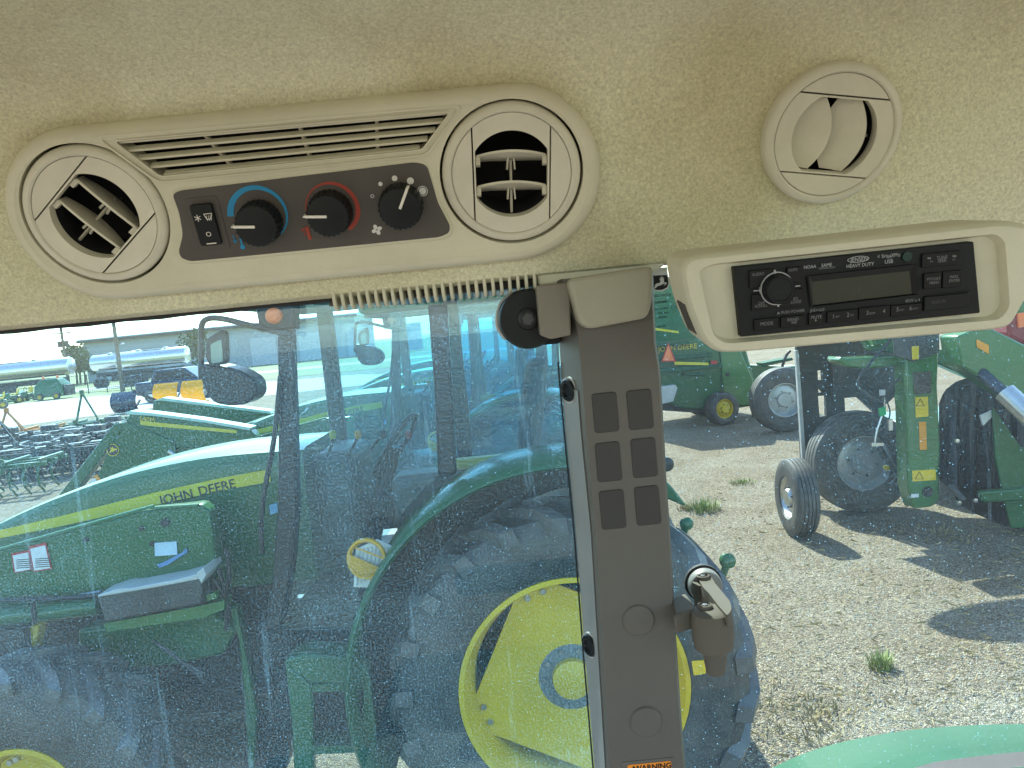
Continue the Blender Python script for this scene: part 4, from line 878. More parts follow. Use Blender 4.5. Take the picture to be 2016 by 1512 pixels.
# ---- wheels
def lugmesh(R, width, h, rows, name, m):
    """one curved bar lug at angle 0 (top), on the half y<0"""
    mb = MB(); n = 5; lo = []
    for i in range(n):
        t = i / (n - 1); y = -0.02 * width - (0.50 * width) * t * (1.0); a = 0.30 * t * (0.8 / R) ** 0.3
        drop = 0.0 if t < 0.7 else (t - 0.7) / 0.3 * 0.10 * R * 0.8
        r1 = R - drop * 0.7; r0 = R - h - drop - 0.01; da = (0.030 + 0.012 * t) * (0.8 / R) ** 0.5
        f = lambda r, q: V(r * math.sin(q), y, r * math.cos(q))
        lo.append([f(r0, a - da * 1.3), f(r0, a + da * 1.3), f(r1, a + da), f(r1, a - da)])
    mb.loft(lo); me_o = mb.build(name, m, recalc=True, angle=30); me = me_o.data; bpy.data.objects.remove(me_o)
    return me
LUGS = {}
def ag_wheel(parent, c, R, width, rimR, nl, face=-1, rim_m=YEL, name='wheel', dish=0.12, disc_lobes=4, rot=0.0):
    c = Vector(c); ax = V(0, face, 0); hw = width / 2
    h = 0.045 * (R / 0.83)
    pr = [(rimR, hw * 0.80), (rimR + 0.02, hw * 0.92), (rimR + (R - rimR) * 0.45, hw * 1.0), (R - h - 0.07, hw * 0.98), (R - h - 0.012, hw * 0.84), (R - h, hw * 0.5), (R - h, 0)]
    pr = pr + [(r, -q) for r, q in pr[::-1][1:]]
    ty = MB().lathe(c, ax, pr + [pr[0]], 56, cap=False).build(name, TYRE, parent, recalc=True, angle=50)
    key = (round(R, 3), round(width, 3))
    if key not in LUGS: LUGS[key] = (lugmesh(R, width, h, 2, 'lug', LUGM),)
    for k in range(nl):
        for side in (0, 1):
            o = bpy.data.objects.new('lug', LUGS[key][0]); COL.objects.link(o); o.parent = ty; o['_loc'] = parent['_loc']
            an = 2 * PI * (k + 0.5 * side) / nl + rot
            M = Matrix.Translation(c - Vector(parent['_loc'])) @ Matrix.Rotation(an, 4, 'Y')
            if side: M = M @ Matrix.Diagonal((1, -1, 1, 1))
            o.matrix_local = M
    # rim
    rp = [(rimR + 0.012, hw * 0.84), (rimR + 0.010, hw * 0.90), (rimR - 0.012, hw * 0.90), (rimR - 0.030, hw * 0.70), (rimR - 0.055, hw * 0.35), (rimR - 0.060, -hw * 0.4), (rimR - 0.03, -hw * 0.75), (rimR + 0.01, -hw * 0.85)]
    rim = MB().lathe(c, ax, rp, 64, cap=False).build('rim', rim_m, parent, recalc=True, angle=40)
    F = Frame(c + ax * (hw * 0.9 - dish), (1, 0, 0) if face < 0 else (-1, 0, 0), (0, 0, 1))
    if disc_lobes:
        pts = []
        for k in range(disc_lobes):
            a0 = rot + R_(108) + k * 2 * PI / disc_lobes
            for d in (-0.20, -0.1, 0, 0.1, 0.20): pts.append(((rimR - 0.045) * math.cos(a0 + d), (rimR - 0.045) * math.sin(a0 + d)))
        dlo = [[F.w(u, v, -0.012) for u, v in pts], [F.w(u, v, 0.0) for u, v in pts], [F.w(u * 0.86, v * 0.86, -0.004) for u, v in pts], [F.w(u * 0.50, v * 0.50, -0.035) for u, v in pts], [F.w(u * 0.42, v * 0.42, -0.035) for u, v in pts]]
        dm = MB().loft(dlo).build('wheel_disc', rim_m, parent, recalc=True, angle=50)
        for k in range(disc_lobes):
            for d in (-0.09, 0.09):
                a0 = rot + R_(108) + k * 2 * PI / disc_lobes + d; q = F.w((rimR - 0.075) * math.cos(a0), (rimR - 0.075) * math.sin(a0), -0.002)
                MB().lathe(q, F.n, [(0.014, -0.01), (0.014, 0.012), (0.002, 0.012)], 6).build('wheel_bolt', STEEL, dm, smooth=False)
        for k in range(8):
            a0 = rot + k * PI / 4 + 0.2; q = F.w(0.30 * rimR / 0.5 * math.cos(a0) * 1.0, 0.30 * rimR / 0.5 * math.sin(a0), -0.020)
            MB().lathe(q, F.n, [(0.011, -0.02), (0.011, 0.005), (0.002, 0.005)], 12).build('disc_hole', BLACKM, dm)
    else:
        dm = MB().lathe(F.O, F.n, [(rimR - 0.03, 0.0), (rimR * 0.8, 0.01), (rimR * 0.5, -0.02), (0.01, -0.02)], 40).build('wheel_disc', rim_m, parent)
    MB().lathe(F.w(0, 0, -0.04), F.n, [(rimR * 0.33, 0.0), (rimR * 0.33, 0.022), (rimR * 0.30, 0.030), (rimR * 0.19, 0.032)], 40).build('hub', mat('hub_grey', (0.17, 0.18, 0.18), 0.5, dust=0.2) if disc_lobes else rim_m, parent)
    MB().lathe(F.w(0, 0, -0.02), F.n, [(rimR * 0.185, 0.0), (rimR * 0.18, 0.045), (rimR * 0.15, 0.055), (0.004, 0.056)], 40).build('hub_cap', rim_m, parent)
    for k in range(10):
        a0 = k * PI / 5; q = F.w(rimR * 0.26 * math.cos(a0), rimR * 0.26 * math.sin(a0), -0.012)
        MB().lathe(q, F.n, [(0.012, 0), (0.012, 0.018), (0.002, 0.018)], 6).build('wheel_nut', STEEL, parent, smooth=False)
    return ty

def rib_wheel(parent, c, R, width, rimR, axis=(0, -1, 0), tyre_m=TYREG, rim_m=STEEL, ribs=4, name='wheel', deep=0.5):
    c = Vector(c); ax = Vector(axis).normalized(); hw = width / 2; g = 0.012
    pr = [(rimR, hw * 0.75), (rimR + 0.015, hw * 0.95), (rimR + (R - rimR) * 0.5, hw * 1.02), (R - 0.05, hw * 0.98), (R - 0.018, hw * 0.86)]
    nb = ribs
    for i in range(nb):
        a = hw * 0.80 - 2 * hw * 0.80 * i / nb; b = hw * 0.80 - 2 * hw * 0.80 * (i + 0.72) / nb; cc = hw * 0.80 - 2 * hw * 0.80 * (i + 1) / nb
        crown = lambda q: R - 0.012 * (abs(q) / hw) ** 2
        pr += [(crown(a), a), (crown(b), b)]
        if i < nb - 1: pr += [(crown(b) - g, b - 0.002), (crown(cc) - g, cc + 0.002)]
    pr += [(R - 0.018, -hw * 0.86), (R - 0.05, -hw * 0.98), (rimR + (R - rimR) * 0.5, -hw * 1.02), (rimR, -hw * 0.75)]
    ty = MB().lathe(c, ax, pr + [pr[0]], 56, cap=False).build(name, tyre_m, parent, recalc=True, angle=32)
    dp_ = hw * (0.9 - deep * 1.1)
    MB().lathe(c, ax, [(rimR + 0.012, hw * 0.76), (rimR + 0.010, hw * 0.84), (rimR - 0.008, hw * 0.84), (rimR - 0.03, hw * 0.5), (rimR - 0.045, dp_), (rimR * 0.62, dp_ + 0.02), (rimR * 0.45, dp_ + 0.02), (rimR * 0.40, dp_ + 0.05), (0.003, dp_ + 0.05)], 48, cap=False).build('rim', rim_m, ty, recalc=True, angle=40)
    x = ax.orthogonal().normalized(); y = ax.cross(x)
    for k in range(6):
        q = c + ax * (dp_ + 0.022) + (x * math.cos(k * PI / 3) + y * math.sin(k * PI / 3)) * rimR * 0.52
        MB().lathe(q, ax, [(0.012, 0), (0.012, 0.015), (0.001, 0.015)], 6).build('wheel_nut', DGREY, ty, smooth=False)
    return ty

def pr3(parent, px, Y, d, name, m, bevel=0.0, seg=2, label=None, smooth=True):
    return MB().prism(P3(px, Y), (0, d, 0)).build(name, m, parent, bevel=bevel, seg=seg, recalc=True, label=label, smooth=smooth)
def tb(parent, px, Y, r, name, m, n=8, sm=5):
    Ys = Y if isinstance(Y, (list, tuple)) else [Y] * len(px)
    p3 = [tuple(at(x, y, q)) for (x, y), q in zip(px, Ys)]
    return MB().tube([V(*p) for p in (smoothpath(p3, sm) if len(p3) > 2 else p3)], r, n).build(name, m, parent)

# ---- neighbouring tractor, seen from its left... side on, facing -X
TX, TY = 0.143, 4.10
trac = thing('tractor', 'green tractor with yellow wheels parked alongside, its bonnet lettered and cab glazed', 'tractor', (TX, TY, 0), 'tractors parked in a row')
ag_wheel(trac, (TX, 3.43, 0.83), 0.83, 0.46, 0.50, 21, -1, dish=0.13)
ag_wheel(trac, (TX, 4.77, 0.83), 0.83, 0.46, 0.50, 21, 1, dish=0.13)
ag_wheel(trac, (-2.27, 3.30, 0.60), 0.60, 0.38, 0.255, 17, -1, dish=0.10, rot=0.1)
ag_wheel(trac, (-2.27, 4.90, 0.60), 0.60, 0.38, 0.255, 17, 1, dish=0.10, rot=0.1)
MB().cyl((TX, 3.5, 0.83), (TX, 4.7, 0.83), 0.13, n=20).build('rear_axle', DGREY, trac)
MB().box((-2.27, 4.10, 0.60), (0.20, 1.3, 0.18)).build('front_axle', GREEN, trac, bevel=0.03)
MB().box((-0.95, 4.10, 0.80), (2.7, 0.46, 0.46)).build('chassis', BLACKM, trac, bevel=0.04)
MB().box((0.10, 4.10, 0.92), (0.85, 0.62, 0.70)).build('transmission', GREEN, trac, bevel=0.05)
# bonnet
tops = smoothpath([(600, 880), (540, 884), (400, 898), (250, 930), (110, 978), (0, 1028), (-90, 1080), (-150, 1130)], 5)
lo3 = []
for x, y in tops:
    p = at(x, y, 3.80); zt = p.z; zb = 1.28
    lo3.append([V(p.x, q, z) for q, z in ((3.745, zb), (3.738, zt - 0.20), (3.742, zt - 0.060), (3.748, zt - 0.036), (3.775, zt - 0.010), (3.83, zt), (4.34, zt), (4.42, zt - 0.012), (4.45, zt - 0.05), (4.462, zt - 0.2), (4.455, zb))])
MB().loft(lo3).build('bonnet', GREEN, trac, recalc=True, angle=32)
pr3(trac, [(-8, 1046), (120, 1016), (300, 971), (440, 940), (531, 924), (533, 948), (440, 965), (300, 996), (120, 1036), (-8, 1061)], 3.734, 0.006, 'side_stripe', STRIPE)
a_ = at(318, 986, 3.731); b_ = at(460, 953, 3.731)
FJ = Frame((a_ + b_) / 2, b_ - a_, V(-(b_ - a_).z, 0, (b_ - a_).x))
text('JOHN', FJ, -0.108, 0.0, 0.066, BLACKM, trac, bold=0.0008, sx=1.0); text('DEERE', FJ, 0.098, 0.0, 0.066, BLACKM, trac, bold=0.0008, sx=1.0)
pr3(trac, [(530, 995), (545, 990), (548, 1008), (532, 1014)], 3.72, 0.01, 'badge', mat('light_blue_badge', (0.2, 0.45, 0.7), 0.4))
# engine side and frame under the bonnet
pr3(trac, [(-100, 1090), (430, 1010), (520, 1010), (540, 1230), (420, 1300), (-100, 1340)], 3.86, 0.45, 'engine_side', BLACKM)
# loader mounting frame
pr3(trac, [(-30, 1090), (276, 1006), (300, 1003), (395, 993), (412, 1006), (420, 1060), (432, 1140), (380, 1162), (250, 1165), (100, 1195), (-30, 1215)], 3.50, 0.10, 'loader_frame', GREEN, bevel=0.012)
tb(trac, [(-30, 1090), (276, 1003), (300, 1000), (392, 994)], 3.50, 0.008, 'frame_edge_highlight', GREENL)  # brighter green tube stands in for the highlight on the top edge
tb(trac, [(330, 1000), (400, 988), (408, 996)], 3.60, 0.007, 'frame_edge_highlight', GREENL)
for x, y, r in ((326, 1028, 0.020), (280, 1040, 0.011), (300, 1070, 0.010), (170, 1062, 0.011)):
    MB().lathe(at(x, y, 3.50), (0, -1, 0), [(r, -0.01), (r, 0.012), (0.002, 0.012)], 16).build('frame_bolt', BLACKM, trac)
for px in ([(22, 1090), (57, 1083), (62, 1122), (28, 1128)], [(56, 1076), (90, 1068), (102, 1120), (66, 1126)]):
    d_ = pr3(trac, px, 3.494, 0.004, 'warning_decal', REDL)
    c_ = np.mean(px, axis=0); inn = [tuple(c_ + (np.array(q) - c_) * 0.86 + (0, 1.5)) for q in px]
    pr3(d_, inn, 3.491, 0.003, 'decal_panel', WSTICK)
    for k in range(5):
        yb = px[2][1] - 6 - 4 * k; pr3(d_, [(px[3][0] + 4, yb + 2), (px[2][0] - 4, yb), (px[2][0] - 4, yb + 1.4), (px[3][0] + 4, yb + 3.4)], 3.489, 0.002, 'decal_line', BLACKM)
pr3(trac, [(304, 1069), (347, 1066), (349, 1092), (305, 1095)], 3.492, 0.005, 'serial_plate', mat('pale_blue_plate', (0.45, 0.58, 0.68), 0.4))
pr3(trac, [(308, 1112), (320, 1108), (358, 1088), (366, 1080), (368, 1088), (330, 1112), (314, 1118)], 3.485, 0.02, 'lock_lever', mat('blue_lever', (0.10, 0.22, 0.42), 0.4))
tb(trac, [(-30, 1216), (60, 1208), (196, 1192)], 3.46, 0.042, 'cross_tube', GREEN, n=14)
tb(trac, [(-30, 1184), (60, 1180), (150, 1176), (200, 1170)], 3.44, 0.012, 'hydraulic_hose', BLACKM)
tb(trac, [(64, 1182), (66, 1210), (68, 1228)], 3.41, 0.010, 'hydraulic_hose', BLACKM)
pr3(trac, [(152, 1172), (195, 1164), (196, 1170), (152, 1180)], 3.44, 0.02, 'hose_sleeve', mat('pale_blue_sleeve', (0.35, 0.45, 0.55), 0.5))
tbx = pr3(trac, [(190, 1172), (395, 1138), (398, 1190), (205, 1226)], 3.36, 0.20, 'control_box', DGREY, bevel=0.01)
MB().prism([at(x, y, 3.355) for x, y in ((192, 1172), (230, 1160), (260, 1158), (300, 1150), (345, 1142), (396, 1128), (397, 1140), (300, 1158), (192, 1176))], (0, 0.22, 0.0)).build('box_lit_top', LGREY, trac, recalc=True, bevel=0.006)  # light grey slab paints the lit top of the dark box
pr3(trac, [(386, 1128), (400, 1118), (406, 1132), (396, 1150)], 3.35, 0.20, 'box_bracket', LGREY, bevel=0.004)
pr3(trac, [(404, 1172), (424, 1166), (427, 1178), (408, 1184)], 3.40, 0.04, 'clip', GREENL)
pr3(trac, [(205, 1228), (398, 1192), (440, 1182), (442, 1200), (400, 1216), (210, 1244)], 3.42, 0.10, 'side_rail', GREENL)
pr3(trac, [(150, 1240), (420, 1205), (470, 1240), (440, 1290), (350, 1310), (160, 1330)], 3.62, 0.12, 'engine_guard', GREEN, bevel=0.02)
pr3(trac, [(-20, 1240), (44, 1238), (48, 1300), (-20, 1320)], 3.50, 0.10, 'battery_box', BLACKM, bevel=0.01)
pr3(trac, [(44, 1236), (76, 1230), (64, 1290), (40, 1310)], 3.56, 0.08, 'bracket', YEL, bevel=0.01)
for k in range(4):
    tb(trac, [(300 + 12 * k, 1260 + 8 * k), (350 + 8 * k, 1298 + 6 * k), (400, 1326 + 5 * k)], 3.55, 0.007, 'fuel_line', DGREY, n=6)
for k, (x0, y0, x1, y1) in enumerate(((430, 1120, 446, 1240), (446, 1080, 440, 1190), (420, 1140, 452, 1215))):
    tb(trac, [(x0, y0), ((x0 + x1) / 2 + 8, (y0 + y1) / 2), (x1, y1)], 3.46, 0.011, 'hydraulic_hose', BLACKM)
pr3(trac, [(448, 1195), (466, 1200), (486, 1300), (506, 1400), (500, 1512), (488, 1512), (482, 1380), (470, 1260)], 3.52, 0.08, 'frame_leg', GREEN, bevel=0.006)
# cab
pr3(trac, [(543, 590), (572, 590), (580, 800), (585, 1005), (574, 1130), (552, 1235), (520, 1245), (535, 1150), (545, 1005), (548, 800)], 3.42, 0.08, 'front_post', BLACKM, bevel=0.012)
pr3(trac, [(842, 600), (880, 600), (890, 780), (898, 935), (862, 935), (856, 780)], 3.44, 0.08, 'door_post', BLACKM, bevel=0.012)
pr3(trac, [(1108, 570), (1150, 570), (1160, 920), (1118, 925)], 3.44, 0.08, 'rear_post', BLACKM, bevel=0.012)
rb0 = at(500, 618, 3.40)
MB().box((-0.38, 4.10, 2.78), (1.85, 1.45, 0.22)).build('cab_roof', GREEN, trac, bevel=0.06, seg=4)
MB().box((-0.38, 4.10, 2.655), (1.75, 1.36, 0.03)).build('roof_lining', DGREY, trac, bevel=0.01)
for yy in (4.70,):
    for x0 in (-1.10, -0.33, 0.36):
        MB().box((x0, yy, 2.05), (0.09, 0.08, 1.20)).build('far_post', BLACKM, trac, bevel=0.01)
pr3(trac, [(574, 600), (842, 600), (856, 780), (862, 935), (800, 1000), (720, 1110), (690, 1240), (556, 1240), (574, 1130), (586, 1005), (580, 800)], 3.462, 0.006, 'door_glass', GLASS_N, smooth=False)
pr3(trac, [(881, 600), (1108, 580), (1118, 925), (899, 932), (891, 780)], 3.462, 0.006, 'side_glass', GLASS_N, smooth=False)
MB().box((-0.38, 4.735, 2.05), (1.35, 0.006, 1.16)).build('far_glass', GLASS_N, trac, smooth=False)
MB().box((-0.45, 4.10, 1.22), (1.3, 1.2, 0.08)).build('cab_floor', BLACKM, trac, bevel=0.01)
MB().box((-0.18, 4.10, 1.56), (0.48, 0.52, 0.14)).build('seat_cushion', SEAT, trac, bevel=0.05, seg=3)
MB().obox((0.08, 4.10, 1.92), (0.06, 0, 0.02), (0, 0.25, 0), (0.06, 0, 0.33)).build('seat_back', SEAT, trac, bevel=0.04, seg=3)
MB().box((-0.25, 3.72, 1.60), (0.75, 0.22, 0.36)).build('side_console', DGREY, trac, bevel=0.04, seg=3)
MB().box((-0.20, 3.70, 1.80), (0.40, 0.10, 0.05)).build('armrest', YEL, trac, bevel=0.02)
MB().tube([V(-0.66 + 0.03 * math.cos(t), 4.10 + 0.20 * math.cos(t), 1.86 + 0.20 * math.sin(t) * 0.8) + V(0.11 * math.sin(t), 0, 0) for t in np.linspace(0, 2 * PI, 25)[:-1]], 0.016, 8, closed=True).build('steering_wheel', BLACKP, trac)
MB().cyl((-0.86, 4.10, 1.35), (-0.67, 4.10, 1.86), 0.06, 0.04).build('steering_column', BLACKP, trac)
MB().box((-0.95, 4.10, 1.62), (0.22, 0.5, 0.55)).build('dashboard', DGREY, trac, bevel=0.05, seg=3)
for k in range(4):
    tb(trac, [(640 + 45 * k, 905 - 10 * k), (652 + 47 * k, 880 - 8 * k), (655 + 50 * k, 858)], 3.75, 0.008, 'lever', BLACKP); MB().lathe(at(655 + 50 * k, 856, 3.75), (0, 0, 1), [(0.012, -0.02), (0.018, 0.0), (0.014, 0.02), (0.002, 0.024)], 14).build('lever_knob', (YEL, ORANGE, BLACKP, REDL)[k], trac)
tb(trac, [(552, 740), (540, 860), (522, 960), (514, 1030), (516, 1090)], 3.40, 0.012, 'washer_hose', BLACKM)
# headlamp cluster and mirror
pr3(trac, [(500, 596), (578, 590), (580, 648), (512, 655)], 3.36, 0.10, 'lamp_bracket', BLACKM, bevel=0.01)
MB().lathe(at(540, 622, 3.35), (0, -1, 0), [(0.036, -0.02), (0.034, 0.02), (0.022, 0.034), (0.002, 0.038)], 24).build('amber_lamp', SMV, trac)
tb(trac, [(572, 660), (490, 640), (440, 628), (412, 627), (398, 638), (396, 670), (396, 745)], 3.34, 0.013, 'mirror_arm', BLACKM, n=10)
pr3(trac, rounded([(404, 668), (436, 647), (445, 656), (446, 716), (412, 722), (402, 700)], 8), 3.30, 0.05, 'mirror', BLACKM, bevel=0.012, seg=3)
pr3(trac, rounded([(414, 678), (436, 668), (439, 712), (416, 716)], 5), 3.296, 0.004, 'mirror_glass', mat('mirror_face', (0.18, 0.24, 0.22), 0.15, metal=0.3), smooth=False)
pr3(trac, rounded([(386, 714), (420, 716), (470, 728), (502, 748), (506, 778), (486, 796), (452, 800), (418, 794), (398, 760)], 14), 3.33, 0.16, 'wide_mirror', BLACKM, bevel=0.03, seg=3)
# fender over the rear wheel
fc = V(TX, 0, 0.86); lo4 = []
for i in range(37):
    a = R_(72 + 135 * i / 36.0); d = V(math.cos(a), 0, math.sin(a)); flat = 1.0 - 0.02 * max(0, math.cos(a - PI / 2) - 0.8)
    ro, ri = 1.00 * flat, 0.965 * flat
    lo4.append([fc + d * ri + V(0, 3.19, 0), fc + d * (ro - 0.02) + V(0, 3.165, 0), fc + d * ro + V(0, 3.19, 0), fc + d * (ro + 0.01) + V(0, 3.62, 0), fc + d * (ri + 0.01) + V(0, 3.62, 0)])
MB().loft(lo4).build('fender', GREEN, trac, recalc=True, angle=40)
inn = [fc + V(math.cos(R_(72 + 138 * i / 24.)), 0, math.sin(R_(72 + 138 * i / 24.))) * 0.99 + V(0, 3.61, 0) for i in range(25)]
MB().prism(inn, (0, 0.02, 0)).build('fender_side', BLACKM, trac, recalc=True)
# round amber lamp with ribbed reflector
pr3(trac, [(700, 1082), (742, 1062), (776, 1078), (760, 1120), (738, 1158), (696, 1156)], 3.30, 0.012, 'ribbed_reflector', WHITEP, bevel=0.002)
for k in range(9):
    x0 = 702 + k * 8; MB().beam(at(x0, 1152 - k * 4, 3.296), at(x0 + 6, 1080 - k * 1.0 + (4 if k > 5 else 0), 3.296), 0.006, 0.006).build('reflector_rib', LGREY, trac)
al = at(722, 1100, 3.27)
MB().lathe(al, (-0.15, -1, 0.1), [(0.088, -0.01), (0.092, 0.0), (0.088, 0.012), (0.078, 0.012), (0.070, 0.0)], 40, cap=False).build('lamp_bezel', AMBER, trac)
MB().beam(at(700, 1078, 3.262), at(762, 1102, 3.262), 0.006, 0.006).build('lamp_bar', AMBER, trac)
MB().prism([al + V(0.08 * math.cos(t), -0.002, 0.08 * math.sin(t)) for t in np.linspace(R_(160), R_(320), 18)], (0, 0.012, 0)).build('lamp_lens', AMBER, trac, recalc=True)
# steps
st = pr3(trac, [(560, 1300), (600, 1288), (700, 1296), (722, 1318), (728, 1342), (700, 1350), (612, 1346), (575, 1322)], 3.30, 0.16, 'step_deck', GREEN, bevel=0.01)
pr3(trac, [(560, 1300), (582, 1325), (612, 1348), (616, 1380), (618, 1600), (582, 1600), (574, 1420)], 3.30, 0.05, 'step_side', GREEN, bevel=0.008)
pr3(trac, [(714, 1318), (728, 1340), (738, 1420), (742, 1600), (714, 1600), (712, 1420)], 3.30, 0.05, 'step_side', GREEN, bevel=0.008)
for y in (1348, 1470): pr3(trac, [(612, y), (714, y - 3), (714, y + 12), (612, y + 16)], 3.31, 0.15, 'step_tread', GREEN, bevel=0.004)
pr3(trac, [(614, 1360), (714, 1356), (714, 1472), (614, 1474)], 3.44, 0.02, 'step_back', BLACKM)
pr3(trac, rounded([(500, 1238), (545, 1226), (586, 1258), (578, 1305), (530, 1322), (502, 1298)], 10), 3.48, 0.3, 'fuel_tank', BLACKP, bevel=0.03, seg=3)
pr3(trac, rounded([(480, 1352), (566, 1350), (580, 1430), (560, 1520), (480, 1540)], 10), 3.55, 0.3, 'fuel_tank', BLACKP, bevel=0.03, seg=3)
pr3(trac, [(596, 1268), (712, 1262), (720, 1310), (620, 1312)], 3.44, 0.2, 'battery', BLACKP, bevel=0.02)
# little bits right of the post
for x, y, r in ((1433, 1104, 0.036), (1352, 1031, 0.030)):
    MB().lathe(at(x, y, 3.62), (0.1, -1, 0.25), [(r, -0.02), (r, 0.012), (r * 0.6, 0.02), (0.002, 0.02)], 24).build('marker_disc', GREEN, trac); MB().cyl(at(x, y, 3.63), at(x - 12, y + 34, 3.66), 0.018, n=10).build('marker_stalk', GREEN, trac)
pr3(trac, rounded([(1362, 1302), (1388, 1300), (1390, 1326), (1366, 1330)], 3), 3.19, 0.006, 'side_reflector', YSTICK)
pr3(trac, [(1300, 935), (1326, 962), (1348, 990), (1350, 998), (1322, 986), (1300, 975)], 3.66, 0.08, 'lamp_hood', GREEN, bevel=0.02)
MB().lathe(at(1312, 914, 3.66), (0.2, -1, 0), [(0.035, -0.03), (0.035, 0.01), (0.02, 0.02), (0.002, 0.02)], 24).build('work_lamp', BLACKM, trac)

t2 = dup(trac, (0.0, 3.40, 0), 0, 'second green tractor in the row carrying a front loader with round emblem')
t3 = dup(trac, (0.35, 6.90, 0), 0, 'third green tractor in the row, mostly hidden behind the loader tractor')
t4 = dup(trac, (0.10, 10.4, 0), 0, 'fourth green tractor at the far end of the row')
# front loader on the second tractor
t2['_loc'] = list(t2.location); YB = 6.72
pr3(t2, [(244, 832), (256, 814), (300, 818), (400, 831), (492, 846), (508, 862), (500, 876), (330, 884), (240, 866)], YB, 0.14, 'loader_boom', GREEN, bevel=0.012)
pr3(t2, [(228, 846), (246, 830), (340, 868), (348, 896), (300, 930), (238, 968), (168, 992), (206, 905)], YB - 0.02, 0.03, 'knee_plate', GREEN, bevel=0.006)
pr3(t2, [(222, 836), (236, 832), (240, 848), (130, 992), (112, 978)], YB - 0.03, 0.12, 'lift_arm', GREEN, bevel=0.012)
pr3(t2, [(330, 870), (508, 862), (540, 900), (430, 925), (340, 905)], YB + 0.02, 0.06, 'boom_plate', GREEN, bevel=0.006)
pr3(t2, [(276, 828), (300, 831), (466, 847), (466, 853), (300, 839), (276, 836)], YB - 0.004, 0.003, 'boom_stripe', STRIPE)
FB = Frame(at(290, 826, YB - 0.007), at(320, 829, YB) - at(290, 826, YB), (0, 0, 1)); text('540M', FB, 0.0, 0.0, 0.06, YSTICK, t2)
MB().lathe(at(222, 886, YB - 0.024), (0, -1, 0), [(0.055, 0), (0.055, 0.003), (0.002, 0.003)], 28).build('round_emblem', BLACKM, t2)
em = [(-30, -18), (-12, 2), (-16, 22), (-6, 14), (2, 24), (8, 8), (22, 10), (32, 0), (18, -2), (4, -10), (-14, -14)]
ce = at(222, 886, YB - 0.029); MB().prism([ce + V(x * 0.0013, 0, z * 0.0013) for x, z in em], (0, 0.002, 0)).build('emblem_deer', YSTICK, t2, recalc=True)
em_r = MB().lathe(at(222, 886, YB - 0.026), (0, -1, 0), [(0.052, 0), (0.055, 0.002), (0.049, 0.002), (0.049, 0.0)], 28, cap=False).build('emblem_ring', YSTICK, t2)
tb(t2, [(236, 905), (160, 1010), (120, 1060)], YB + 0.08, 0.035, 'tilt_cylinder', BLACKM, n=12); tb(t2, [(118, 982), (90, 1020), (60, 1060)], YB + 0.02, 0.022, 'cylinder_rod', STEEL, n=12)
pr3(t2, [(176, 950), (190, 940), (203, 958), (180, 972)], YB - 0.026, 0.004, 'warning_decal', WSTICK); pr3(t2, [(184, 938), (190, 934), (206, 952), (203, 958)], YB - 0.028, 0.004, 'warning_decal', OSTICK)
tb(t2, [(332, 888), (352, 900), (380, 915)], YB - 0.02, 0.020, 'hydraulic_pipe', STEEL, n=10)
pr3(t2, [(300, 792), (320, 786), (530, 812), (536, 846), (430, 840), (300, 826)], 7.95, 0.14, 'loader_boom', GREEN, bevel=0.012)
pr3(t2, [(470, 838), (545, 820), (548, 832), (500, 850)], 7.2, 0.9, 'boom_cross_member', GREEN, bevel=0.02)
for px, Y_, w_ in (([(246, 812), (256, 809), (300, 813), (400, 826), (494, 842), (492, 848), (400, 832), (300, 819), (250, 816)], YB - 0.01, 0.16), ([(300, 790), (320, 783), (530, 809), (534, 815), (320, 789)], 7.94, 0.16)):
    pr3(t2, px, Y_, w_, 'boom_highlight', mat('pale_boom_highlight', (0.45, 0.62, 0.52), 0.35, var=0.1), bevel=0.004)  # pale strip paints the highlight along each boom top
pr3(t2, [(60, 1000), (140, 985), (160, 1060), (60, 1100)], 6.7, 1.5, 'loader_bucket', BLACKM, bevel=0.02)

# ---- mower conditioner on the right
RIMG = mat('grey_rim', (0.42, 0.43, 0.43), 0.35, metal=0.3, var=0.1)
mow = thing('mower', 'green mower with ribbed grey tyres, stickered upright post and black curtain', 'mower', (3.9, 8.0, 0))
rib_wheel(mow, (at(1704, 922, 8.25).x, 8.40, 0.565), 0.565, 0.34, 0.30, rim_m=RIMG, ribs=4)
rib_wheel(mow, (at(1545, 790, 13.9).x, 14.0, 0.60), 0.60, 0.36, 0.31, rim_m=RIMG, ribs=4)
sw_ = at(1568, 975, 7.75)
rib_wheel(mow, (sw_.x, 7.75, 0.40), 0.40, 0.23, 0.21, axis=(-1, 0.02, 0.03), tyre_m=TYRE, rim_m=STEEL, ribs=5, deep=0.35)
shd = pr3(mow, [(1566, 600), (1780, 590), (1785, 760), (1740, 800), (1742, 830), (1700, 850), (1650, 866), (1588, 968), (1582, 968), (1570, 740)], 8.75, 0.06, 'dark_shield', mat('dark_shield', (0.030, 0.037, 0.038), 0.5, var=0.15, dust=0.08))
cs = []
for px in ([(1620, 731), (1630, 730), (1631, 750), (1621, 750)], [(1621, 764), (1632, 775), (1622, 776)], [(1621, 782), (1637, 781), (1638, 822), (1624, 823)], [(1674, 786), (1700, 784), (1742, 822), (1676, 826)]):
    cs.append(cutter(MB().prism(P3(px, 8.6), (0, 0.4, 0))))
boolcut(shd, cs)
pr3(mow, [(1566, 690), (1572, 690), (1592, 968), (1584, 970)], 8.68, 0.05, 'shield_edge', LGREY, bevel=0.004)
pr3(mow, [(1640, 700), (1680, 700), (1640, 790), (1640, 760)], 8.7, 0.04, 'shield_panel', DGREY)
po = pr3(mow, [(1782, 690), (1850, 668), (1846, 760), (1852, 880), (1850, 985), (1836, 998), (1800, 1002), (1788, 960), (1784, 800)], 7.20, 0.22, 'upright_post', GREENL, bevel=0.02, seg=3)
